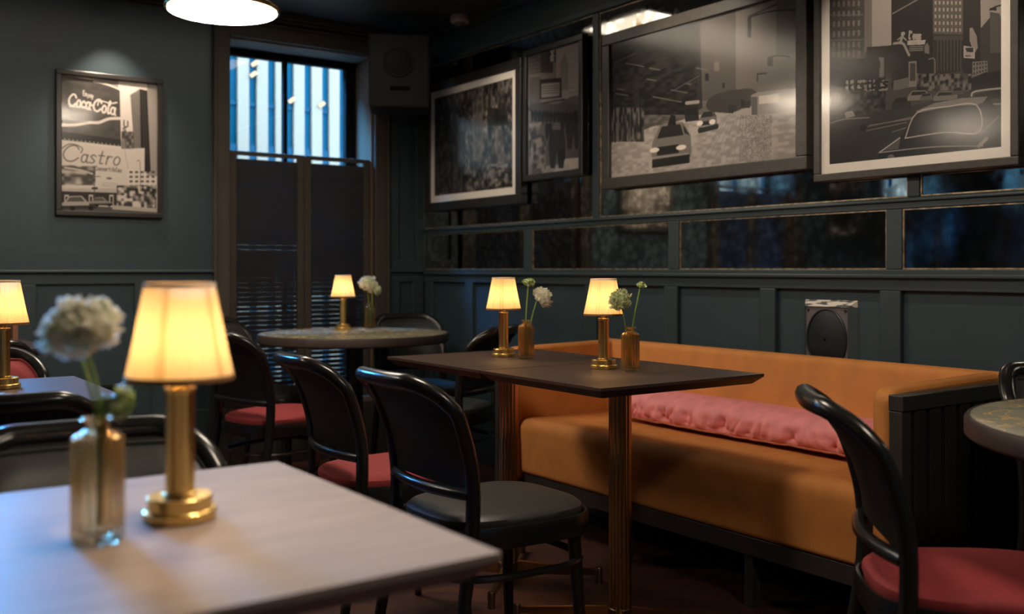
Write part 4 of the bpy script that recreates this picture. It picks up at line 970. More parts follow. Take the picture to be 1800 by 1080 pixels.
  ('p',[(0.754,0.728),(0.791,0.731),(0.794,0.742),(0.749,0.739)],0.08,1),
  ('p',[(0.85,0.7),(0.913,0.684),(1.018,0.687),(1.018,0.764),(0.841,0.754)],0.09,1),
  ('p',[(0.841,0.779),(0.86,0.755),(1.01,0.756),(1.018,0.758),(1.018,0.855),(0.868,0.825)],0.22,1),
  ('p',[(0.86,0.77),(0.958,0.76),(1.018,0.768),(1.018,0.799),(0.868,0.793)],0.1,1),
  ('l',[(0.846,0.771),(0.868,0.755),(1.018,0.759)],0.01,0.6,1),
  ('l',[(0.958,0.819),(1.018,0.825)],0.006,0.6,1),
  ('p',[(0.317,0.969),(0.449,0.91),(0.545,0.801),(0.643,0.778),(0.796,0.774),(0.931,0.784),(0.958,0.821),(1.018,0.89),(1.018,1.039),(0.317,1.032)],0.08,1),
  ('p',[(0.537,0.803),(0.643,0.779),(0.796,0.775),(0.931,0.784),(0.905,0.807),(0.873,0.813),(0.72,0.801),(0.564,0.814)],0.42,1),
  ('p',[(0.484,0.909),(0.55,0.813),(0.72,0.805),(0.868,0.815),(0.891,0.932),(0.72,0.912),(0.524,0.917)],0.09,1),
  ('l',[(0.479,0.913),(0.545,0.811),(0.72,0.803),(0.873,0.814),(0.886,0.928),(0.701,0.912),(0.476,0.917)],0.007,0.66,1),
  ('l',[(0.322,0.968),(0.444,0.913)],0.008,0.66,1),
  ('p',[(0.338,0.964),(0.449,0.917),(0.437,0.961)],0.3,1),
  ('l',[(0.317,0.969),(0.624,0.969),(0.905,0.988)],0.006,0.6,1),
  ('l',[(0.886,0.985),(0.923,0.96)],0.02,0.55,1),
  ('l',[(0.891,0.936),(0.984,0.874)],0.006,0.5,1),
  ('e',(0.391,0.993),0.02,0.012,0.4,1),
 ],
}

# ------------------------------------------------------------------ framed photographs
def blur_noise(rng, h, w, gy, gx):
    g = rng.random((gy + 2, gx + 2)); ys = np.linspace(0, gy, h); xs = np.linspace(0, gx, w)
    yi = ys.astype(int); xi = xs.astype(int); fy = (ys - yi)[:, None]; fx = (xs - xi)[None, :]
    fy = fy * fy * (3 - 2 * fy); fx = fx * fx * (3 - 2 * fx)
    a = g[yi][:, xi]; b_ = g[yi][:, xi + 1]; c = g[yi + 1][:, xi]; d = g[yi + 1][:, xi + 1]
    return (a * (1 - fx) + b_ * fx) * (1 - fy) + (c * (1 - fx) + d * fx) * fy
def paint(ops, W, H, seed):
    rng = np.random.default_rng(seed); A = np.full((H, W), .5)
    def bb(pts, pad=0):
        xs = [p[0] * W for p in pts]; ys = [p[1] * H for p in pts]
        return (max(0, int(min(xs) - pad)), min(W, int(max(xs) + pad) + 2), max(0, int(min(ys) - pad)), min(H, int(max(ys) + pad) + 2))
    def cover(pts, x0, x1, y0, y1):
        acc = np.zeros((y1 - y0, x1 - x0)); n = len(pts)
        for sx in (.25, .75):
            for sy in (.25, .75):
                X, Y = np.meshgrid(np.arange(x0, x1) + sx, np.arange(y0, y1) + sy); ins = np.zeros(X.shape, bool)
                for i in range(n):
                    ax, ay = pts[i][0] * W, pts[i][1] * H; bx, by = pts[(i + 1) % n][0] * W, pts[(i + 1) % n][1] * H
                    if ay == by: continue
                    ins ^= ((ay > Y) != (by > Y)) & (X < (bx - ax) * (Y - ay) / (by - ay) + ax)
                acc += ins
        return acc / 4
    def lay(x0, x1, y0, y1, k, val): A[y0:y1, x0:x1] = A[y0:y1, x0:x1] * (1 - k) + val * k
    for op in ops:
        c = op[0]
        if c == 'f': A[:] = op[1]
        elif c == 'vg': A[:] = np.linspace(op[5], op[6], H)[:, None]
        elif c == 'N2':
            A[:] = A * (1 - op[9]) + op[9] * (op[7] + (op[8] - op[7]) * blur_noise(rng, H, W, op[6], op[5]) ** 1.6)
        elif c == 'p':
            x0, x1, y0, y1 = bb(op[1])
            if x1 > x0 and y1 > y0: lay(x0, x1, y0, y1, cover(op[1], x0, x1, y0, y1) * op[3], op[2])
        elif c == 'n':
            x0, x1, y0, y1 = bb(op[1])
            if x1 > x0 and y1 > y0:
                nz = blur_noise(rng, y1 - y0, x1 - x0, op[3], op[2]); nz = np.clip((nz - .25) * 2, 0, 1)
                lay(x0, x1, y0, y1, cover(op[1], x0, x1, y0, y1) * op[6], op[4] + (op[5] - op[4]) * nz)
        elif c == 'w':
            q = op[1]; nx, ny, val, fx, fy, al = op[2:]
            def at(u, v):
                return tuple((q[0][k] * (1 - u) + q[1][k] * u) * (1 - v) + (q[3][k] * (1 - u) + q[2][k] * u) * v for k in (0, 1))
            for i in range(nx):
                for j in range(ny):
                    u0, v0 = (i + .5 - fx / 2) / nx, (j + .5 - fy / 2) / ny; u1, v1 = u0 + fx / nx, v0 + fy / ny
                    pts = [at(u0, v0), at(u1, v0), at(u1, v1), at(u0, v1)]; x0, x1, y0, y1 = bb(pts)
                    if x1 > x0 and y1 > y0: lay(x0, x1, y0, y1, cover(pts, x0, x1, y0, y1) * al, val)
        elif c == 'e':
            (cx, cy), rx, ry, val, al = op[1:]; cx *= W; cy *= H; rx *= W; ry *= W
            x0, x1, y0, y1 = max(0, int(cx - rx - 1)), min(W, int(cx + rx + 2)), max(0, int(cy - ry - 1)), min(H, int(cy + ry + 2))
            if x1 > x0 and y1 > y0:
                X, Y = np.meshgrid(np.arange(x0, x1) + .5, np.arange(y0, y1) + .5)
                k = np.clip((1 - np.hypot((X - cx) / rx, (Y - cy) / ry)) * max(min(rx, ry), 1) + .5, 0, 1); lay(x0, x1, y0, y1, k * al, val)
        elif c == 'l':
            pts, w, val, al = op[1:]
            if len(pts) > 2: pts = [(p.x, p.y) for p in smooth_path([(a, b_, 0) for a, b_ in pts], 4)]
            hw = max(w * W / 2, .6); x0, x1, y0, y1 = bb(pts, hw + 2)
            if x1 > x0 and y1 > y0:
                X, Y = np.meshgrid(np.arange(x0, x1) + .5, np.arange(y0, y1) + .5); D = np.full(X.shape, 1e9)
                for i in range(len(pts) - 1):
                    ax, ay, bx, by = pts[i][0] * W, pts[i][1] * H, pts[i + 1][0] * W, pts[i + 1][1] * H
                    L2 = (bx - ax) ** 2 + (by - ay) ** 2 + 1e-9; tt = np.clip(((X - ax) * (bx - ax) + (Y - ay) * (by - ay)) / L2, 0, 1)
                    D = np.minimum(D, np.hypot(X - ax - tt * (bx - ax), Y - ay - tt * (by - ay)))
                lay(x0, x1, y0, y1, np.clip(hw + .5 - D, 0, 1) * al, val)
    A += (rng.random((H, W)) - .5) * .05
    return np.clip(A, 0, 1)
def print_mat(name, key, W, H, seed, lo=.03, hi=.92):
    A = paint(ART[key], W, H, seed); A = lo + (hi - lo) * A
    px = np.ones((H, W, 4), np.float32)
    px[..., 0] = A; px[..., 1] = A * .945; px[..., 2] = A * .90
    img = bpy.data.images.new(name, W, H); img.pixels.foreach_set(px[::-1].ravel()); img.update(); img.pack()
    m = mat(name, (.5, .5, .5), .6, spec=.2); nt = m.node_tree
    ti = nt.nodes.new('ShaderNodeTexImage'); ti.image = img; ti.extension = 'EXTEND'
    uv = nt.nodes.new('ShaderNodeUVMap'); nt.links.new(uv.outputs[0], ti.inputs[0]); nt.links.new(ti.outputs[0], nt.nodes['Principled BSDF'].inputs['Base Color'])
    return m
PR = {'coca': print_mat('billboard_print', 'coca', 440, 620, 1), 'crowd': print_mat('crowd_print', 'crowd', 480, 370, 2),
      'walk': print_mat('pavement_print', 'walk', 360, 540, 3), 'snow': print_mat('snow_print', 'snow', 760, 440, 4), 'taxi': print_mat('taxi_print', 'taxi', 520, 620, 5)}

def picture(label, wall, c, w, h, fw, depth, matw, art, fm):
    """c: point on the wall at the picture's centre. Local x runs along the picture, y out of the wall, z up."""
    rz = 0 if wall == 'back' else math.radians(-90)
    t = thing('framed_picture', label, 'picture', c, rz, 'framed black and white street photographs')
    f = MB(); a, b = w / 2, h / 2
    f.box(-a, a, -depth, -.002, b - fw, b); f.box(-a, a, -depth, -.002, -b, -b + fw)
    f.box(-a, -a + fw, -depth, -.002, -b + fw, b - fw); f.box(a - fw, a, -depth, -.002, -b + fw, b - fw)
    f.box(-a + fw, a - fw, -.010, -.003, -b + fw, b - fw)
    f.build('frame', fm, t, bevel=.004)
    ia, ib = a - fw, b - fw; y = -depth + .012
    if matw:
        m = MB(); q = ia - matw, ib - matw
        m.box(-ia, ia, y, y + .002, q[1], ib); m.box(-ia, ia, y, y + .002, -ib, -q[1]); m.box(-ia, -q[0], y, y + .002, -q[1], q[1]); m.box(q[0], ia, y, y + .002, -q[1], q[1])
        m.build('mat_board', MATBOARD, t); ia, ib = q
    m = MB(); m.add([(-ia, y + .003, -ib), (ia, y + .003, -ib), (ia, y + .003, ib), (-ia, y + .003, ib)], [(0, 1, 2, 3)])
    o = m.build('print', PR[art], t); uvl = o.data.uv_layers.new(name='uv')
    for li, co in zip(o.data.polygons[0].loop_indices, ((0, 0), (1, 0), (1, 1), (0, 1))): uvl.data[li].uv = co
    g = MB(); ga, gb = a - fw, b - fw; g.add([(-ga, y - .004, -gb), (ga, y - .004, -gb), (ga, y - .004, gb), (-ga, y - .004, gb)], [(0, 1, 2, 3)]); g.build('glazing', GLAZING, t)
    return t
picture('small framed billboard street photograph on the left wall beside the window', 'back', (1.2245, YB, 1.660), .498, .70, .025, .028, 0, 'coca', FRAME)
picture('framed photograph on the back wall out of frame, mirrored below the taxi picture', 'back', (-1.02, YB, 1.660), .498, .70, .025, .028, 0, 'walk', FRAME)
picture('cream-matted framed crowd photograph nearest the corner, partly behind the speaker', 'right', (3.0, 4.560, 1.758), .955, .74, .050, .045, .038, 'crowd', FRAME)
picture('narrow upright framed street photograph of people walking', 'right', (3.0, 3.835, 1.826), .475, .66, .030, .042, 0, 'walk', FRAME)
picture('large framed photograph of cars on a snowy street', 'right', (3.0, 2.884, 1.765), 1.135, .70, .050, .048, 0, 'snow', FRAMEGREY)
picture('cream-matted framed photograph of a car in city traffic at the right edge', 'right', (3.0, 1.916, 1.795), .742, .86, .027, .048, .033, 'taxi', FRAMEGREY)

# ------------------------------------------------------------------ tables
def square_table(name, label, x0, x1, y0, y1, h, top_m, group):
    cx, cy = (x0 + x1) / 2, (y0 + y1) / 2
    t = thing(name, label, 'table', (cx, cy, 0), 0, group); a, b = (x1 - x0) / 2, (y1 - y0) / 2
    m = MB(); q = .024
    R = lambda a, b: [(-a, -b), (a, -b), (a, b), (-a, b)]
    m.prism(R(a - q, b - q), h - .029, h - .008, R(a, b)); m.prism(R(a, b), h - .008, h)
    m.build('tabletop', top_m, t, bevel=.0015)
    m = MB(); m.lathe([(.031, .045), (.031, h - .036)], 96, rip=lambda an, i: 1 + .085 * abs(math.sin(6 * an)) ** .7)
    m.build('column', BRASSDULL, t)
    m = MB(); m.box(-.12, .12, -.12, .12, h - .036, h - .0292); m.build('mounting_plate', DARKBRONZE, t, bevel=.002)
    m = MB(); m.lathe([(.036, .02), (.036, .058), (.032, .062)], 32); m.build('column_collar', DARKBRONZE, t)
    for k in range(4):
        an = math.radians(45 + 90 * k); M = Matrix.Rotation(an, 4, 'Z'); m = MB(); r1 = .30
        vs = [(.03, -.008, .018), (r1, -.006, .026), (r1, .006, .026), (.03, .008, .018), (.03, -.008, .062), (r1, -.006, .044), (r1, .006, .044), (.03, .008, .062)]
        m.add([tuple(M @ Vector(v)) for v in vs], [(0, 3, 2, 1), (4, 5, 6, 7), (0, 1, 5, 4), (1, 2, 6, 5), (2, 3, 7, 6), (3, 0, 4, 7)])
        f = m.build('base_arm', BRASSDULL, t)
        p = MB(); c = M @ Vector((r1 + .008, 0, 0)); p.lathe([(.012, 0), (.012, .048), (.010, .052)], 16, (c.x, c.y, 0)); p.build('foot', DARKBRONZE, f)
    return t
square_table('dining_table', 'brightly lit square table in the foreground holding the big lamp', -.12, .582, .838, 1.432, .762, LITTABLE, 'square cafe tables')
square_table('dining_table', 'nearer of the two joined dark square tables beside the tan sofa', 1.645, 2.265, 1.926, 2.478, .75, DARKTABLE, 'square cafe tables')
square_table('dining_table', 'farther of the two joined dark square tables beside the tan sofa', 1.645, 2.265, 2.484, 3.062, .75, DARKTABLE, 'square cafe tables')
square_table('dining_table', 'square table at the left edge, top shining blue from the window', 0.0, .623, 2.42, 3.023, .75, DARKTABLE, 'square cafe tables')
square_table('dining_table', 'farthest left square table, behind the black chair near the panelled wall', .17, .775, 4.15, 4.75, .75, DARKTABLE, 'square cafe tables')

def round_table(label, x, y, r):
    t = thing('round_table', label, 'table', (x, y, 0), 0, 'round marble-topped tables')
    m = MB(); m.lathe([(.001, .748), (r - .014, .748), (r - .012, .750), (.001, .750)][1:3] , 96); m.build('marble_top', MARBLE, t)
    m = MB(); m.lathe([(r - .05, .708), (r - .006, .708), (r, .714), (r, .744), (r - .004, .7495), (r - .012, .7495), (r - .012, .747)], 96, cap1=True); m.build('rim', DARKEDGE, t)
    m = MB(); m.lathe([(.042, .02), (.040, .70), (.10, .706), (.10, .708)], 32); m.build('column', BLACKWOOD, t)
    m = MB(); m.lathe([(.24, 0), (.24, .012), (.20, .02), (.05, .03)], 48); m.build('base_plate', BLACKWOOD, t)
    return t
round_table('round marble table with lamp in front of the shuttered window', 2.14, 4.31, .452)
round_table('round gold-veined marble table at the right edge by the sofa end', 2.232, .725, .496)

# ------------------------------------------------------------------ bentwood chairs (local +x is the way the sitter faces)
ZP = [0, .42, .50, .58, .66, .72, .765, .795]; XP = [-.250, -.178, -.175, -.180, -.198, -.222, -.254, -.288]
def xprof(z): return float(np.interp(z, ZP, XP))
ZC0, RC, YC = .706, .089, .098
def half_w(z):
    if z <= .42: return .192 - .014 * z / .42
    if z <= ZC0: return .178 + .007 * (z - .42) / (ZC0 - .42)
    return YC + RC * math.sqrt(max(0, 1 - ((z - ZC0) / RC) ** 2))
def bow(y, z):
    k = min(1, max(0, (z - .50) / .22)); return -.032 * k * (1 - (y / .185) ** 2) if abs(y) < .185 else 0
def seat_outline(sc=1.0, n=56):
    out = []
    for k in range(n):
        a = 2 * math.pi * k / n; c, s = math.cos(a), math.sin(a)
        x = math.copysign(abs(c) ** .62, c); y = math.copysign(abs(s) ** .62, s)
        out.append((.222 * x * sc, (.192 + .016 * x) * y * sc))
    return out
def make_chair(label, seat_m, pad_m):
    t = thing('bentwood_chair', label, 'chair', group='bentwood cafe chairs')
    # bent hoop: both rear legs, uprights and top rail in one sweep
    side = [(z, half_w(z)) for z in (0, .12, .26, .40, .50, .58, .64, .69)]
    pts, rad = [], []
    for z, y in side: pts.append((xprof(z), y, z)); rad.append(.0115 + .0055 * min(1, z / .42))
    for k in range(1, 9):
        a = math.pi / 2 * k / 8; z = ZC0 + RC * math.sin(a); y = YC + RC * math.cos(a)
        pts.append((xprof(z) + bow(y, z), y, z)); rad.append(.0168 + .0025 * k / 8)
    for y in (.05, .0, -.05): pts.append((xprof(.795) + bow(y, .795), y, .795)); rad.append(.0195)
    n0 = len(side) + 8
    for i in range(n0 - 1, -1, -1): p = pts[i]; pts.append((p[0], -p[1], p[2])); rad.append(rad[i])
    sp = smooth_path(pts, 3); sr = []
    for i in range(len(pts) - 1): sr += [rad[i] + (rad[i + 1] - rad[i]) * k / 3 for k in range(3)]
    sr.append(rad[-1])
    m = MB(); m.tube(sp, sr, 12, flat=1.12); m.build('back_hoop', BLACKWOOD, t)
    # back: rear ply panel and upholstered front pad
    zs0, zs1 = .540, ZC0 + RC - .010
    def surf(off, inset, puff):
        def fn(u, v):
            z = zs0 + inset * .6 + (zs1 - zs0 - inset * 1.4) * v; hw = half_w(z) - .004 - inset
            if z > ZC0: hw = YC + max(.004, RC - .006 - inset) * math.sqrt(max(0, 1 - ((z - ZC0) / (RC - .004 - inset * .7)) ** 2)) if z < ZC0 + RC - .004 - inset * .7 else YC
            y = hw * (2 * u - 1); e = min(1, 7 * min(u, 1 - u)) * min(1, 7 * min(v, 1 - v)); e = math.sin(e * math.pi / 2)
            return (xprof(z) + bow(y, z) + off + puff * e, y, z)
        return fn
    m = MB(); m.grid(surf(-.004, 0, 0), 16, 20); m.grid(surf(.006, 0, 0), 16, 20, flip=True); m.build('back_panel', BLACKPANEL, t)
    m = MB(); m.grid(surf(.010, .012, .016), 20, 22, flip=True); o = m.build('back_pad', pad_m, t)
    edge = []
    fn = surf(.012, .010, 0)
    for k in range(24): edge.append(fn(0, k / 24))
    for k in range(12): edge.append(fn(k / 12, 1))
    for k in range(24): edge.append(fn(1, 1 - k / 24))
    for k in range(12): edge.append(fn(1 - k / 12, 0))
    m = MB(); m.tube(edge, .0035, 6, closed=True); m.build('piping', pad_m, o)
    m = MB(); m.tube(smooth_path([(xprof(.532) - .034 * (1 - (y / .178) ** 2) - .004, y, .532) for y in (-.176, -.13, -.06, 0, .06, .13, .176)], 4), .0145, 10); m.build('lower_rail', BLACKWOOD, t)
    # seat: bent ring, bead and domed pad
    m = MB(); o1, oi = seat_outline(), seat_outline(.90)
    n = len(o1)
    prof = [(.90, .392), (.985, .392), (1.0, .400), (1.0, .436), (.99, .4445), (.965, .4445), (.95, .436)]
    vs = []; 
    for sc, z in prof: vs += [(x * sc, y * sc, z) for x, y in o1]
    fs = [(i * n + k, i * n + (k + 1) % n, (i + 1) * n + (k + 1) % n, (i + 1) * n + k) for i in range(len(prof) - 1) for k in range(n)]
    m.add(vs, fs, True); m.build('seat_ring', BLACKWOOD, t)
    m = MB(); prof = [(.90, .400), (.925, .436), (.940, .449), (.932, .459), (.885, .4675), (.77, .4735), (.55, .478), (.28, .480), (.02, .4805)]
    vs = []
    for sc, z in prof: vs += [(x * sc, y * sc, z) for x, y in o1]
    fs = [(i * n + k, i * n + (k + 1) % n, (i + 1) * n + (k + 1) % n, (i + 1) * n + k) for i in range(len(prof) - 1) for k in range(n)]
    m.add(vs, fs, True); m.add(vs[-n:], [tuple(range(n))], True); m.add(vs[:n], [tuple(reversed(range(n)))]); m.build('seat_pad', seat_m, t)
    for s in (-1, 1):
        m = MB(); m.tube([(.148, s * .148, .394), (.155, s * .153, .26), (.172, s * .164, .0)], [.0175, .0160, .0115], 12); m.build('leg', BLACKWOOD, t)
    m = MB(); m.tube([(x * .915, y * .915, .322) for x, y in seat_outline(1, 44)], .0095, 8, closed=True); m.build('stretcher_ring', BLACKWOOD, t)
    return t
CH = make_chair('black leather bentwood chair in front, at the near joined dark table', LEATHER, LEATHER)
RD = math.radians
SW = {'seat_pad': RED, 'back_pad': RED, 'piping': RED}
CH.location = (1.430, 2.10, 0); CH.rotation_euler = (0, 0, 0)
copy_tree(CH, (1.437, 2.645, 0), RD(-3), 'red seated bentwood chair at the farther joined dark table, between two others', swap=SW)
copy_tree(CH, (1.600, 3.905, 0), RD(14), 'red seated bentwood chair left of the round window table, behind the big lamp', swap=SW)
copy_tree(CH, (1.850, 1.045, 0), RD(-43), 'red seated bentwood chair at the right, facing the marble table by the sofa', swap=SW)
copy_tree(CH, (2.50, 1.005, 0), RD(-112), 'black bentwood chair beyond the marble table at the right edge')
copy_tree(CH, (1.845, 4.66, 0), RD(-52), 'black bentwood chair by the shutters at the far left of the round table')
copy_tree(CH, (2.595, 4.45, 0), RD(-101), 'dark padded bentwood chair in the corner behind the round table')
copy_tree(CH, (2.285, 3.75, 0), RD(121), 'black bentwood chair seen from behind, between round table and sofa end')
copy_tree(CH, (.325, 1.36, 0), RD(-97), 'dark leather backed chair tucked at the far side of the brightly lit front table')
copy_tree(CH, (.335, 2.42, 0), RD(83), 'black bentwood chair with its back to the front, before the blue-lit table')
copy_tree(CH, (.405, 3.085, 0), RD(-91), 'dark red padded bentwood chair behind the blue-lit left table', swap=SW)
copy_tree(CH, (.462, 4.06, 0), RD(90), 'black backed bentwood chair in front of the farthest left table')

# ------------------------------------------------------------------ sofa
sofa = thing('sofa', 'tan velvet sofa with black slatted ends along the mirrored wall', 'sofa', (2.65, 2.38, 0))
SO = lambda p: (p[0] - 2.65, p[1] - 2.38, p[2])
def sweep(mb, prof, ya, yb, ny=40, fn=None):
    """prof: closed (x,z) outline swept along y"""
    n = len(prof); vs = []
    for j in range(ny + 1):
        y = ya + (yb - ya) * j / ny
        for k, (x, z) in enumerate(prof):
            p = (x, y, z)
            if fn: p = fn(p)
            vs.append(SO(p))
    fs = [(j * n + k, j * n + (k + 1) % n, (j + 1) * n + (k + 1) % n, (j + 1) * n + k) for j in range(ny) for k in range(n)]
    mb.add(vs, fs, True); mb.add(vs[:n], [tuple(reversed(range(n)))]); mb.add(vs[-n:], [tuple(range(n))])
def rnd(pts, r, k=6):
    """round the corners of a closed 2D outline, radius per point"""
    out = []; n = len(pts)
    for i in range(n):
        p = Vector((*pts[i], 0)); a = Vector((*pts[i - 1], 0)); b = Vector((*pts[(i + 1) % n], 0)); q = r[i] if isinstance(r, list) else r
        if q <= 0: out.append(pts[i]); continue
        da = (a - p).normalized() * q; db = (b - p).normalized() * q
        for j in range(k + 1):
            tt = j / k; w = p + da * (1 - tt) ** 2 + db * tt ** 2; out.append((w.x, w.y))
    return out
m = MB()
sweep(m, rnd([(2.375, .225), (2.82, .225), (2.84, .440), (2.365, .452)], [.02, 0, .01, .055], 8), 1.612, 3.287, 50, lambda p: (p[0], p[1], p[2] + .004 * math.sin(p[1] * 9) * (p[2] > .3) * max(0, 1 - abs(p[0] - 2.5) * 4)))
m.build('seat_cushion', VELVET, sofa)
m = MB(); sweep(m, rnd([(2.79, .24), (2.925, .24), (2.925, .748), (2.862, .746)], [.01, .01, .022, .026], 6), 1.560, 3.342, 30); m.build('back_upholstery', VELVET, sofa)
def arm(ya, yb, name):
    m = MB(); P = rnd([(2.335, .20), (2.90, .20), (2.90, .745), (2.335, .735)], [.0, 0, .02, .045], 8)
    n = len(P); vs = []; e = .012
    for y, ins in ((ya, e), (ya + e * .4, e * .35), (ya + e * 1.2, 0), (yb - e * 1.2, 0), (yb - e * .4, e * .35), (yb, e)):
        cx, cz = 2.62, .47
        for x, z in P: vs.append(SO((x + (ins if x < cx else -ins), y, z - (ins if z > cz else -ins))))
    m.add(vs, [(j * n + k, j * n + (k + 1) % n, (j + 1) * n + (k + 1) % n, (j + 1) * n + k) for j in range(5) for k in range(n)], True)
    m.add(vs[:n], [tuple(reversed(range(n)))]); m.add(vs[-n:], [tuple(range(n))]); m.build(name, VELVET, sofa)
arm(1.558, 1.622, 'arm_upholstery'); arm(3.277, 3.342, 'arm_upholstery')
def end_panel(ya, yb, sgn):
    m = MB(); y0, y1 = ya, yb
    def B(x0, x1, a, b, z0, z1):
        p, q = SO((x0, a, z0)), SO((x1, b, z1)); m.box(p[0], q[0], p[1], q[1], p[2], q[2])
    B(2.315, 2.93, y0, y1, .682, .724); B(2.318, 2.358, y0 + .004 * (sgn < 0), y1 - .004 * (sgn > 0), .0, .682); B(2.89, 2.93, y0, y1, .0, .682); B(2.358, 2.89, y0, y1, .17, .225)
    o = m.build('end_frame', CHARCOALWOOD, sofa, bevel=.003)
    ym = y1 - .008 if sgn < 0 else y0 + .008
    m = MB(); B(2.358, 2.89, min(ym, y1 if sgn < 0 else y0), max(ym, y1 if sgn < 0 else y0), .225, .682); m.build('end_backing', LITBACK, sofa)
    for k in range(7):
        x = 2.374 + k * .0725; m = MB()
        if sgn < 0: B(x, x + .050, y0 + .004, ym, .225, .682)
        else: B(x, x + .050, ym, y1 - .004, .225, .682)
        m.build('slat', BLACKPANEL, sofa, bevel=.002)
end_panel(1.512, 1.556, -1); end_panel(3.344, 3.388, 1)
m = MB()
for (x0, x1, a, b) in ((2.385, 2.42, 1.556, 3.344), (2.88, 2.915, 1.556, 3.344)):
    p, q = SO((x0, a, .165)), SO((x1, b, .224)); m.box(p[0], q[0], p[1], q[1], p[2], q[2])
p, q = SO((2.42, 1.60, .19)), SO((2.88, 3.30, .224)); m.box(p[0], q[0], p[1], q[1], p[2], q[2])
m.build('base_rail', CHARCOALWOOD, sofa, bevel=.003)
for x in (2.395, 2.87):
    for y in (2.10, 2.68):
        m = MB(); p = SO((x, y, 0)); m.box(p[0] - .0, p[0] + .035, p[1] - .018, p[1] + .018, 0, .165); m.build('leg', CHARCOALWOOD, sofa, bevel=.002)

# long pink bolster lying against the sofa back
t = thing('bolster_cushion', 'long pink velvet bolster cushion lying along the tan sofa seat', 'cushion', (2.745, 2.34, .452))
rng = np.random.default_rng(11)
folds = [(rng.uniform(-.70, .70), rng.uniform(-1, 1), rng.uniform(.007, .022), rng.uniform(.003, .0085), rng.uniform(.15, .75)) for _ in range(70)]
NY, NA = 260, 64
def bol(u, v):
    y = -.712 + 1.424 * v; a = 2 * math.pi * u
    e = max(0, 1 - abs(y / .712) ** 9) ** .5; sag = .10 * math.sin(y * 5.1) + .08 * math.sin(y * 11 + 1)
    rx, rz = .090 * (.32 + .68 * e), .061 * (.30 + .70 * e) * (1 + .22 * sag)
    c, s = math.cos(a), math.sin(a); x = math.copysign(abs(c) ** .9, c) * rx; z = math.copysign(abs(s) ** .86, s) * rz
    seam = math.exp(-((s + .42) / .42) ** 2) * min(1, max(0, (s + .86) * 4)) * (1 if c < .2 else .3)
    d = 0
    for fy, sl, wd, am, ext in folds:
        q = (y - fy - sl * .05 * (s + .6)) / wd
        if abs(q) < 3: d -= am * math.exp(-q * q) * min(1, seam * 1.3 + .6 * ext * max(0, -c) * min(1, max(0, (s + .86) * 4)))
    k = 1 + d / .06
    lean = .018
    return (x * k - .0 + lean * s, y, .064 + z * k)
m = MB(); m.grid(bol, NA, NY); 
m.grid(lambda u, v: tuple(np.array(bol(u, 0)) * (1 - v) + np.array((0, -.714, .062)) * v), NA, 2); m.grid(lambda u, v: tuple(np.array(bol(u, 1)) * (1 - v) + np.array((0, .714, .062)) * v), NA, 2)
o = m.build('cushion_cover', PINK, t)
pts = []
for j in range(0, 121): p = bol(.5 + math.asin(.80) / (2 * math.pi), j / 120); pts.append((p[0] - .004, p[1], max(.006, p[2] - .002)))
m = MB(); m.tube(pts, .0042, 8); m.build('piping', mat('rust_piping', (.42, .11, .05), .65, sheen=.3), t)

# ------------------------------------------------------------------ table lamps
def weave(o, n, seed):
    rng = random.Random(seed); at = o.data.attributes.new('weave', 'FLOAT', 'POINT')
    ks = [(rng.randint(9, 40), rng.uniform(0, 6.28), rng.uniform(.3, 1)) for _ in range(5)]
    big = [(rng.uniform(0, 6.28), rng.uniform(.03, .07), rng.uniform(.3, .6)) for _ in range(9)]
    for i, v in enumerate(o.data.vertices):
        a = math.atan2(v.co.y, v.co.x); s = sum(w * math.sin(k * a + p) for k, p, w in ks) / 3
        q = .86 + .12 * s
        for ba, bw, bd in big:
            d = math.atan2(math.sin(a - ba), math.cos(a - ba)); q -= bd * math.exp(-(d / bw) ** 2)
        at.data[i].value = max(0, min(1, q))
def make_lamp(label):
    t = thing('table_lamp', label, 'lamp', group='brass table lamps with pleated shades')
    m = MB(); m.lathe([(.0385, 0), (.0410, .002), (.0415, .011), (.0395, .0128), (.0370, .0128)], 48); m.build('base_foot', BRASS, t, bevel=.0008)
    m = MB(); m.lathe([(.0365, .0128), (.0365, .0265), (.0350, .0280), (.0175, .0282)], 48); m.build('base_drum', BRASS, t)
    m = MB(); m.lathe([(.0188, .0282), (.0188, .031), (.0166, .032), (.0166, .146), (.0172, .148)], 40); m.build('stem', BRASS, t)
    m = MB(); m.lathe([(.0172, .148), (.0178, .149), (.0178, .1528), (.0165, .1535), (.0110, .1535)], 40); m.build('stem_collar', BRASS, t)
    m = MB(); m.lathe([(.0110, .1535), (.0110, .172), (.006, .174), (.006, .186)], 24); m.build('lamp_holder', BRASS, t)
    m = MB()
    prof = [(.0598, .1665), (.0560, .184), (.0522, .202), (.0487, .220), (.0453, .238), (.0420, .256), (.0392, .2705)]
    m.lathe(prof, 288, rip=lambda a, i: 1 + .011 * math.sin(72 * a) , cap0=False, cap1=False)
    s = m.build('lamp_shade', SHADE, t, sharp=0); weave(s, 288, 3)
    m = MB(); m.lathe([(.0592, .1620), (.0612, .1620), (.0608, .1668), (.0596, .1680), (.0590, .1668), (.0592, .1620)], 72, cap0=False, cap1=False); m.build('lower_braid', TRIMTAPE, t)
    m = MB(); m.lathe([(.0382, .2690), (.0402, .2690), (.0398, .2745), (.0380, .2745), (.0382, .2690)], 72, cap0=False, cap1=False); m.build('upper_braid', TOPTAPE, t)
    l = bpy.data.lights.new('bulb', 'POINT'); l.energy = BULB; l.color = (1, .58, .22); l.shadow_soft_size = .012
    b = bpy.data.objects.new('bulb', l); COL.objects.link(b); b.parent = t; b.location = (0, 0, .205)
    return t
LP = make_lamp('largest brass lamp, on the brightly lit table in the foreground')
LP.location = (.356, 1.168, .762); LP.rotation_euler = (0, 0, RD(20))
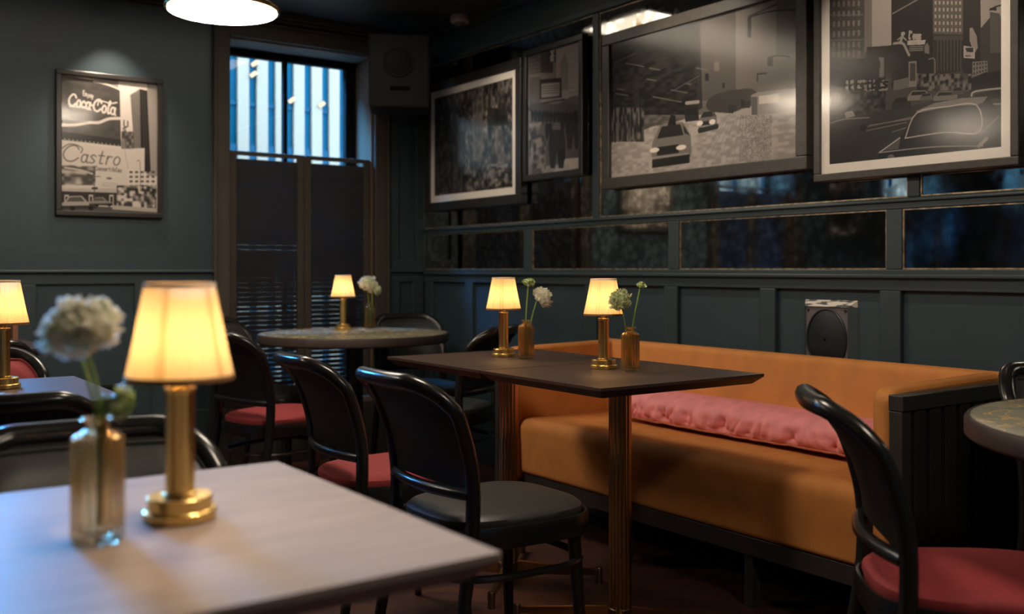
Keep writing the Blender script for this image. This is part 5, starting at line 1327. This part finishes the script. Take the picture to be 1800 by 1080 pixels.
for loc, rz, lab in (((1.987, 2.314, .75), 75, 'brass lamp on the nearer joined dark table, right of the middle pair'),
                     ((1.977, 2.833, .75), 140, 'brass lamp on the farther joined dark table, left of the middle pair'),
                     ((2.209, 4.576, .75), 200, 'smallest looking brass lamp, on the round table before the shutters'),
                     ((.411, 2.810, .75), 260, 'brass lamp cut by the left edge, on the blue-lit table')):
    copy_tree(LP, loc, RD(rz), lab)

# ------------------------------------------------------------------ ribbed bud vases and flowers
def make_vase(label):
    t = thing('bud_vase', label, 'vase', group='amber ribbed bud vases')
    rip = lambda n0, n1: (lambda a, i: 1 + (.050 * abs(math.cos(11 * a)) if n0 <= i <= n1 else 0))
    m = MB()
    prof = [(.0240, 0), (.0262, .002), (.0265, .006), (.0262, .010), (.0262, .104), (.0255, .110), (.0225, .1135), (.0150, .1175), (.0118, .120), (.0112, .1235), (.0118, .1265), (.0165, .1285), (.0168, .1305), (.0150, .1315),
            (.0120, .1300), (.0092, .1265), (.0088, .1235), (.0095, .1195), (.0130, .1150), (.0205, .1105), (.0228, .104), (.0230, .014), (.0205, .0115), (.0005, .0110)]
    m.lathe(prof, 176, rip=rip(2, 5)); m.build('vase_body', AMBER, t)
    return t
VS = make_vase('amber ribbed vase with a white flower beside the foreground lamp')
VS.location = (.256, 1.126, .762)
for loc, lab in (((1.996, 2.203, .75), 'amber ribbed vase on the nearer joined table, right of its lamp'),
                 ((1.989, 2.716, .75), 'amber ribbed vase on the farther joined table, between the two lamps'),
                 ((2.352, 4.563, .75), 'small looking amber vase on the round table by the shutters')):
    copy_tree(VS, loc, 0, lab)

def flower(label, base, head, r, kind, bend=(0, 0, 0), face=(0, 0, 1), group='cut flowers in bud vases'):
    """base: foot of the stem in the vase; head: centre of the bloom; face: the way the bloom looks"""
    t = thing('cut_flower', label, 'flower', base, 0, group)
    B = Vector(base); Hd = Vector(head) - B; F = Vector(face).normalized()
    mid = Hd * .5 + Vector(bend); neck = Hd - F * r * .55
    m = MB(); m.tube(smooth_path([(0, 0, 0), tuple(mid), tuple(neck - F * .004), tuple(Hd - F * r * .12)], 8), [.0021] * 25, 8); m.build('stem', STEM, t)
    rot = F.to_track_quat('Z', 'Y').to_matrix()
    rg = random.Random(hash(label) % 1000 if False else int(abs(head[0] * 7919 + head[1] * 104729)) + len(label))
    m = MB(); m.lathe([(.0025, -.50 * r), (.28 * r, -.40 * r), (.50 * r, -.16 * r), (.42 * r, .08 * r)], 16); m.v = [tuple(Hd + rot @ Vector(v)) for v in m.v]; m.build('calyx', STEM if kind != 'bud' else BUD, t)
    def petals(nmax, up_lo, up_hi, size, jit, mat_, name, curl):
        m = MB()
        for i in range(nmax):
            ph = i * 2.39996 + rg.uniform(-.2, .2); q = (i + .5) / nmax
            cz = up_hi + (up_lo - up_hi) * q; sr = math.sqrt(max(0, 1 - cz * cz))
            n = Vector((sr * math.cos(ph), sr * math.sin(ph), cz))
            c = Vector((n.x, n.y, n.z * .80)) * r * rg.uniform(.72, .99)
            tx = n.cross(Vector((0, 0, 1))); tx = tx.normalized() if tx.length > .05 else Vector((1, 0, 0)); ty = n.cross(tx).normalized()
            an = rg.uniform(-jit, jit); tx, ty = tx * math.cos(an) + ty * math.sin(an), ty * math.cos(an) - tx * math.sin(an)
            s = size * r * rg.uniform(.75, 1.25); tilt = rg.uniform(-.7, 1.1)
            def fn(u, v):
                a = (u - .5) * 2; w = math.sin(min(1, v * 1.25 + .12) * math.pi * .62)
                wave = .20 * s * math.sin(a * 5 + i) * v
                p = c + tx * (a * s * .62 * w) + ty * (-(v - .5) * s * 1.1) + n * (curl * s * (v * v) + tilt * s * (v - .5) - .30 * s * a * a * (1 - v) + wave * .6)
                return tuple(Hd + rot @ p)
            m.grid(fn, 5, 4)
        o = m.build(name, mat_, t, sharp=0); o.data.polygons.foreach_set('use_smooth', [True] * len(o.data.polygons))
    if kind == 'white': petals(120, -.6, 1, .36, .9, PETAL, 'petals', .35); petals(14, .72, 1, .26, 1.5, BUD, 'green_centre', .2)
    elif kind == 'pale': petals(125, -.55, 1, .34, 1.0, PALEPETAL, 'petals', .45); petals(16, .65, 1, .26, 1.5, BUD, 'green_centre', .2)
    else: petals(34, -.2, 1, .60, .6, BUD, 'petals', .15); petals(18, .05, .5, .42, .8, PALEPETAL, 'outer_petals', .3)
    return t
flower('big white flower with green centre in the foreground vase', (.2565, 1.131, .778), (.236, 1.143, .985), .031, 'white', (.010, -.006, .01), (-.25, -.75, .55))
flower('second white bloom overlapping the top of the foreground flower', (.2540, 1.124, .778), (.254, 1.133, .996), .027, 'white', (.006, .0, .01), (.45, -.55, .6))
flower('drooping green bud at the neck of the foreground vase', (.2610, 1.128, .778), (.2735, 1.117, .910), .0175, 'bud', (-.003, .002, .022), (.75, -.35, -.25))
flower('greenish white flower head before the nearer lamp shade', (1.9930, 2.203, .764), (1.971, 2.220, .960), .030, 'pale', (.006, .002, .008), (-.62, -.45, .50))
flower('little green bud on a tall bent stem, right of the lamps', (2.0000, 2.202, .764), (2.0195, 2.184, 1.003), .0125, 'bud', (-.010, .006, -.012), (.2, -.1, .95))
flower('flat greenish bud on a straight stem between the two lamps', (1.9880, 2.717, .764), (1.998, 2.716, 1.003), .0195, 'bud', (-.004, .001, 0), (.05, -.1, 1))
flower('round white flower leaning right between the two lamps', (1.9920, 2.716, .764), (2.035, 2.690, .957), .034, 'white', (-.012, .006, .004), (.45, -.45, .5))
flower('white flower on the round table, taller of its pair', (2.3500, 4.563, .764), (2.343, 4.566, .977), .043, 'white', (.001, 0, 0), (-.2, -.6, .7))
flower('shorter greenish white flower on the round table, leaning right', (2.3540, 4.563, .764), (2.378, 4.546, .948), .027, 'pale', (-.004, 0, .004), (.6, -.5, .4))

# ------------------------------------------------------------------ menu caddy on the farthest left table
t = thing('menu_caddy', 'brown wooden caddy standing on the farthest left table, behind the lamp', 'caddy', (.62, 4.62, .75))
m = MB(); m.box(.085, .105, -.05, .05, 0, .135); m.build('side_panel', BROWNWOOD, t, bevel=.002)
m = MB(); m.box(-.105, -.085, -.05, .05, 0, .135); m.build('side_panel', BROWNWOOD, t, bevel=.002)
m = MB(); m.box(-.085, .085, -.045, .045, 0, .012); m.build('bottom_panel', BROWNWOOD, t)
m = MB(); m.box(-.084, .084, -.02, -.012, .012, .082); m.build('front_board', GREYPANEL, t)
m = MB(); m.box(-.084, .084, .03, .04, .012, .10); m.build('back_board', GREYPANEL, t)
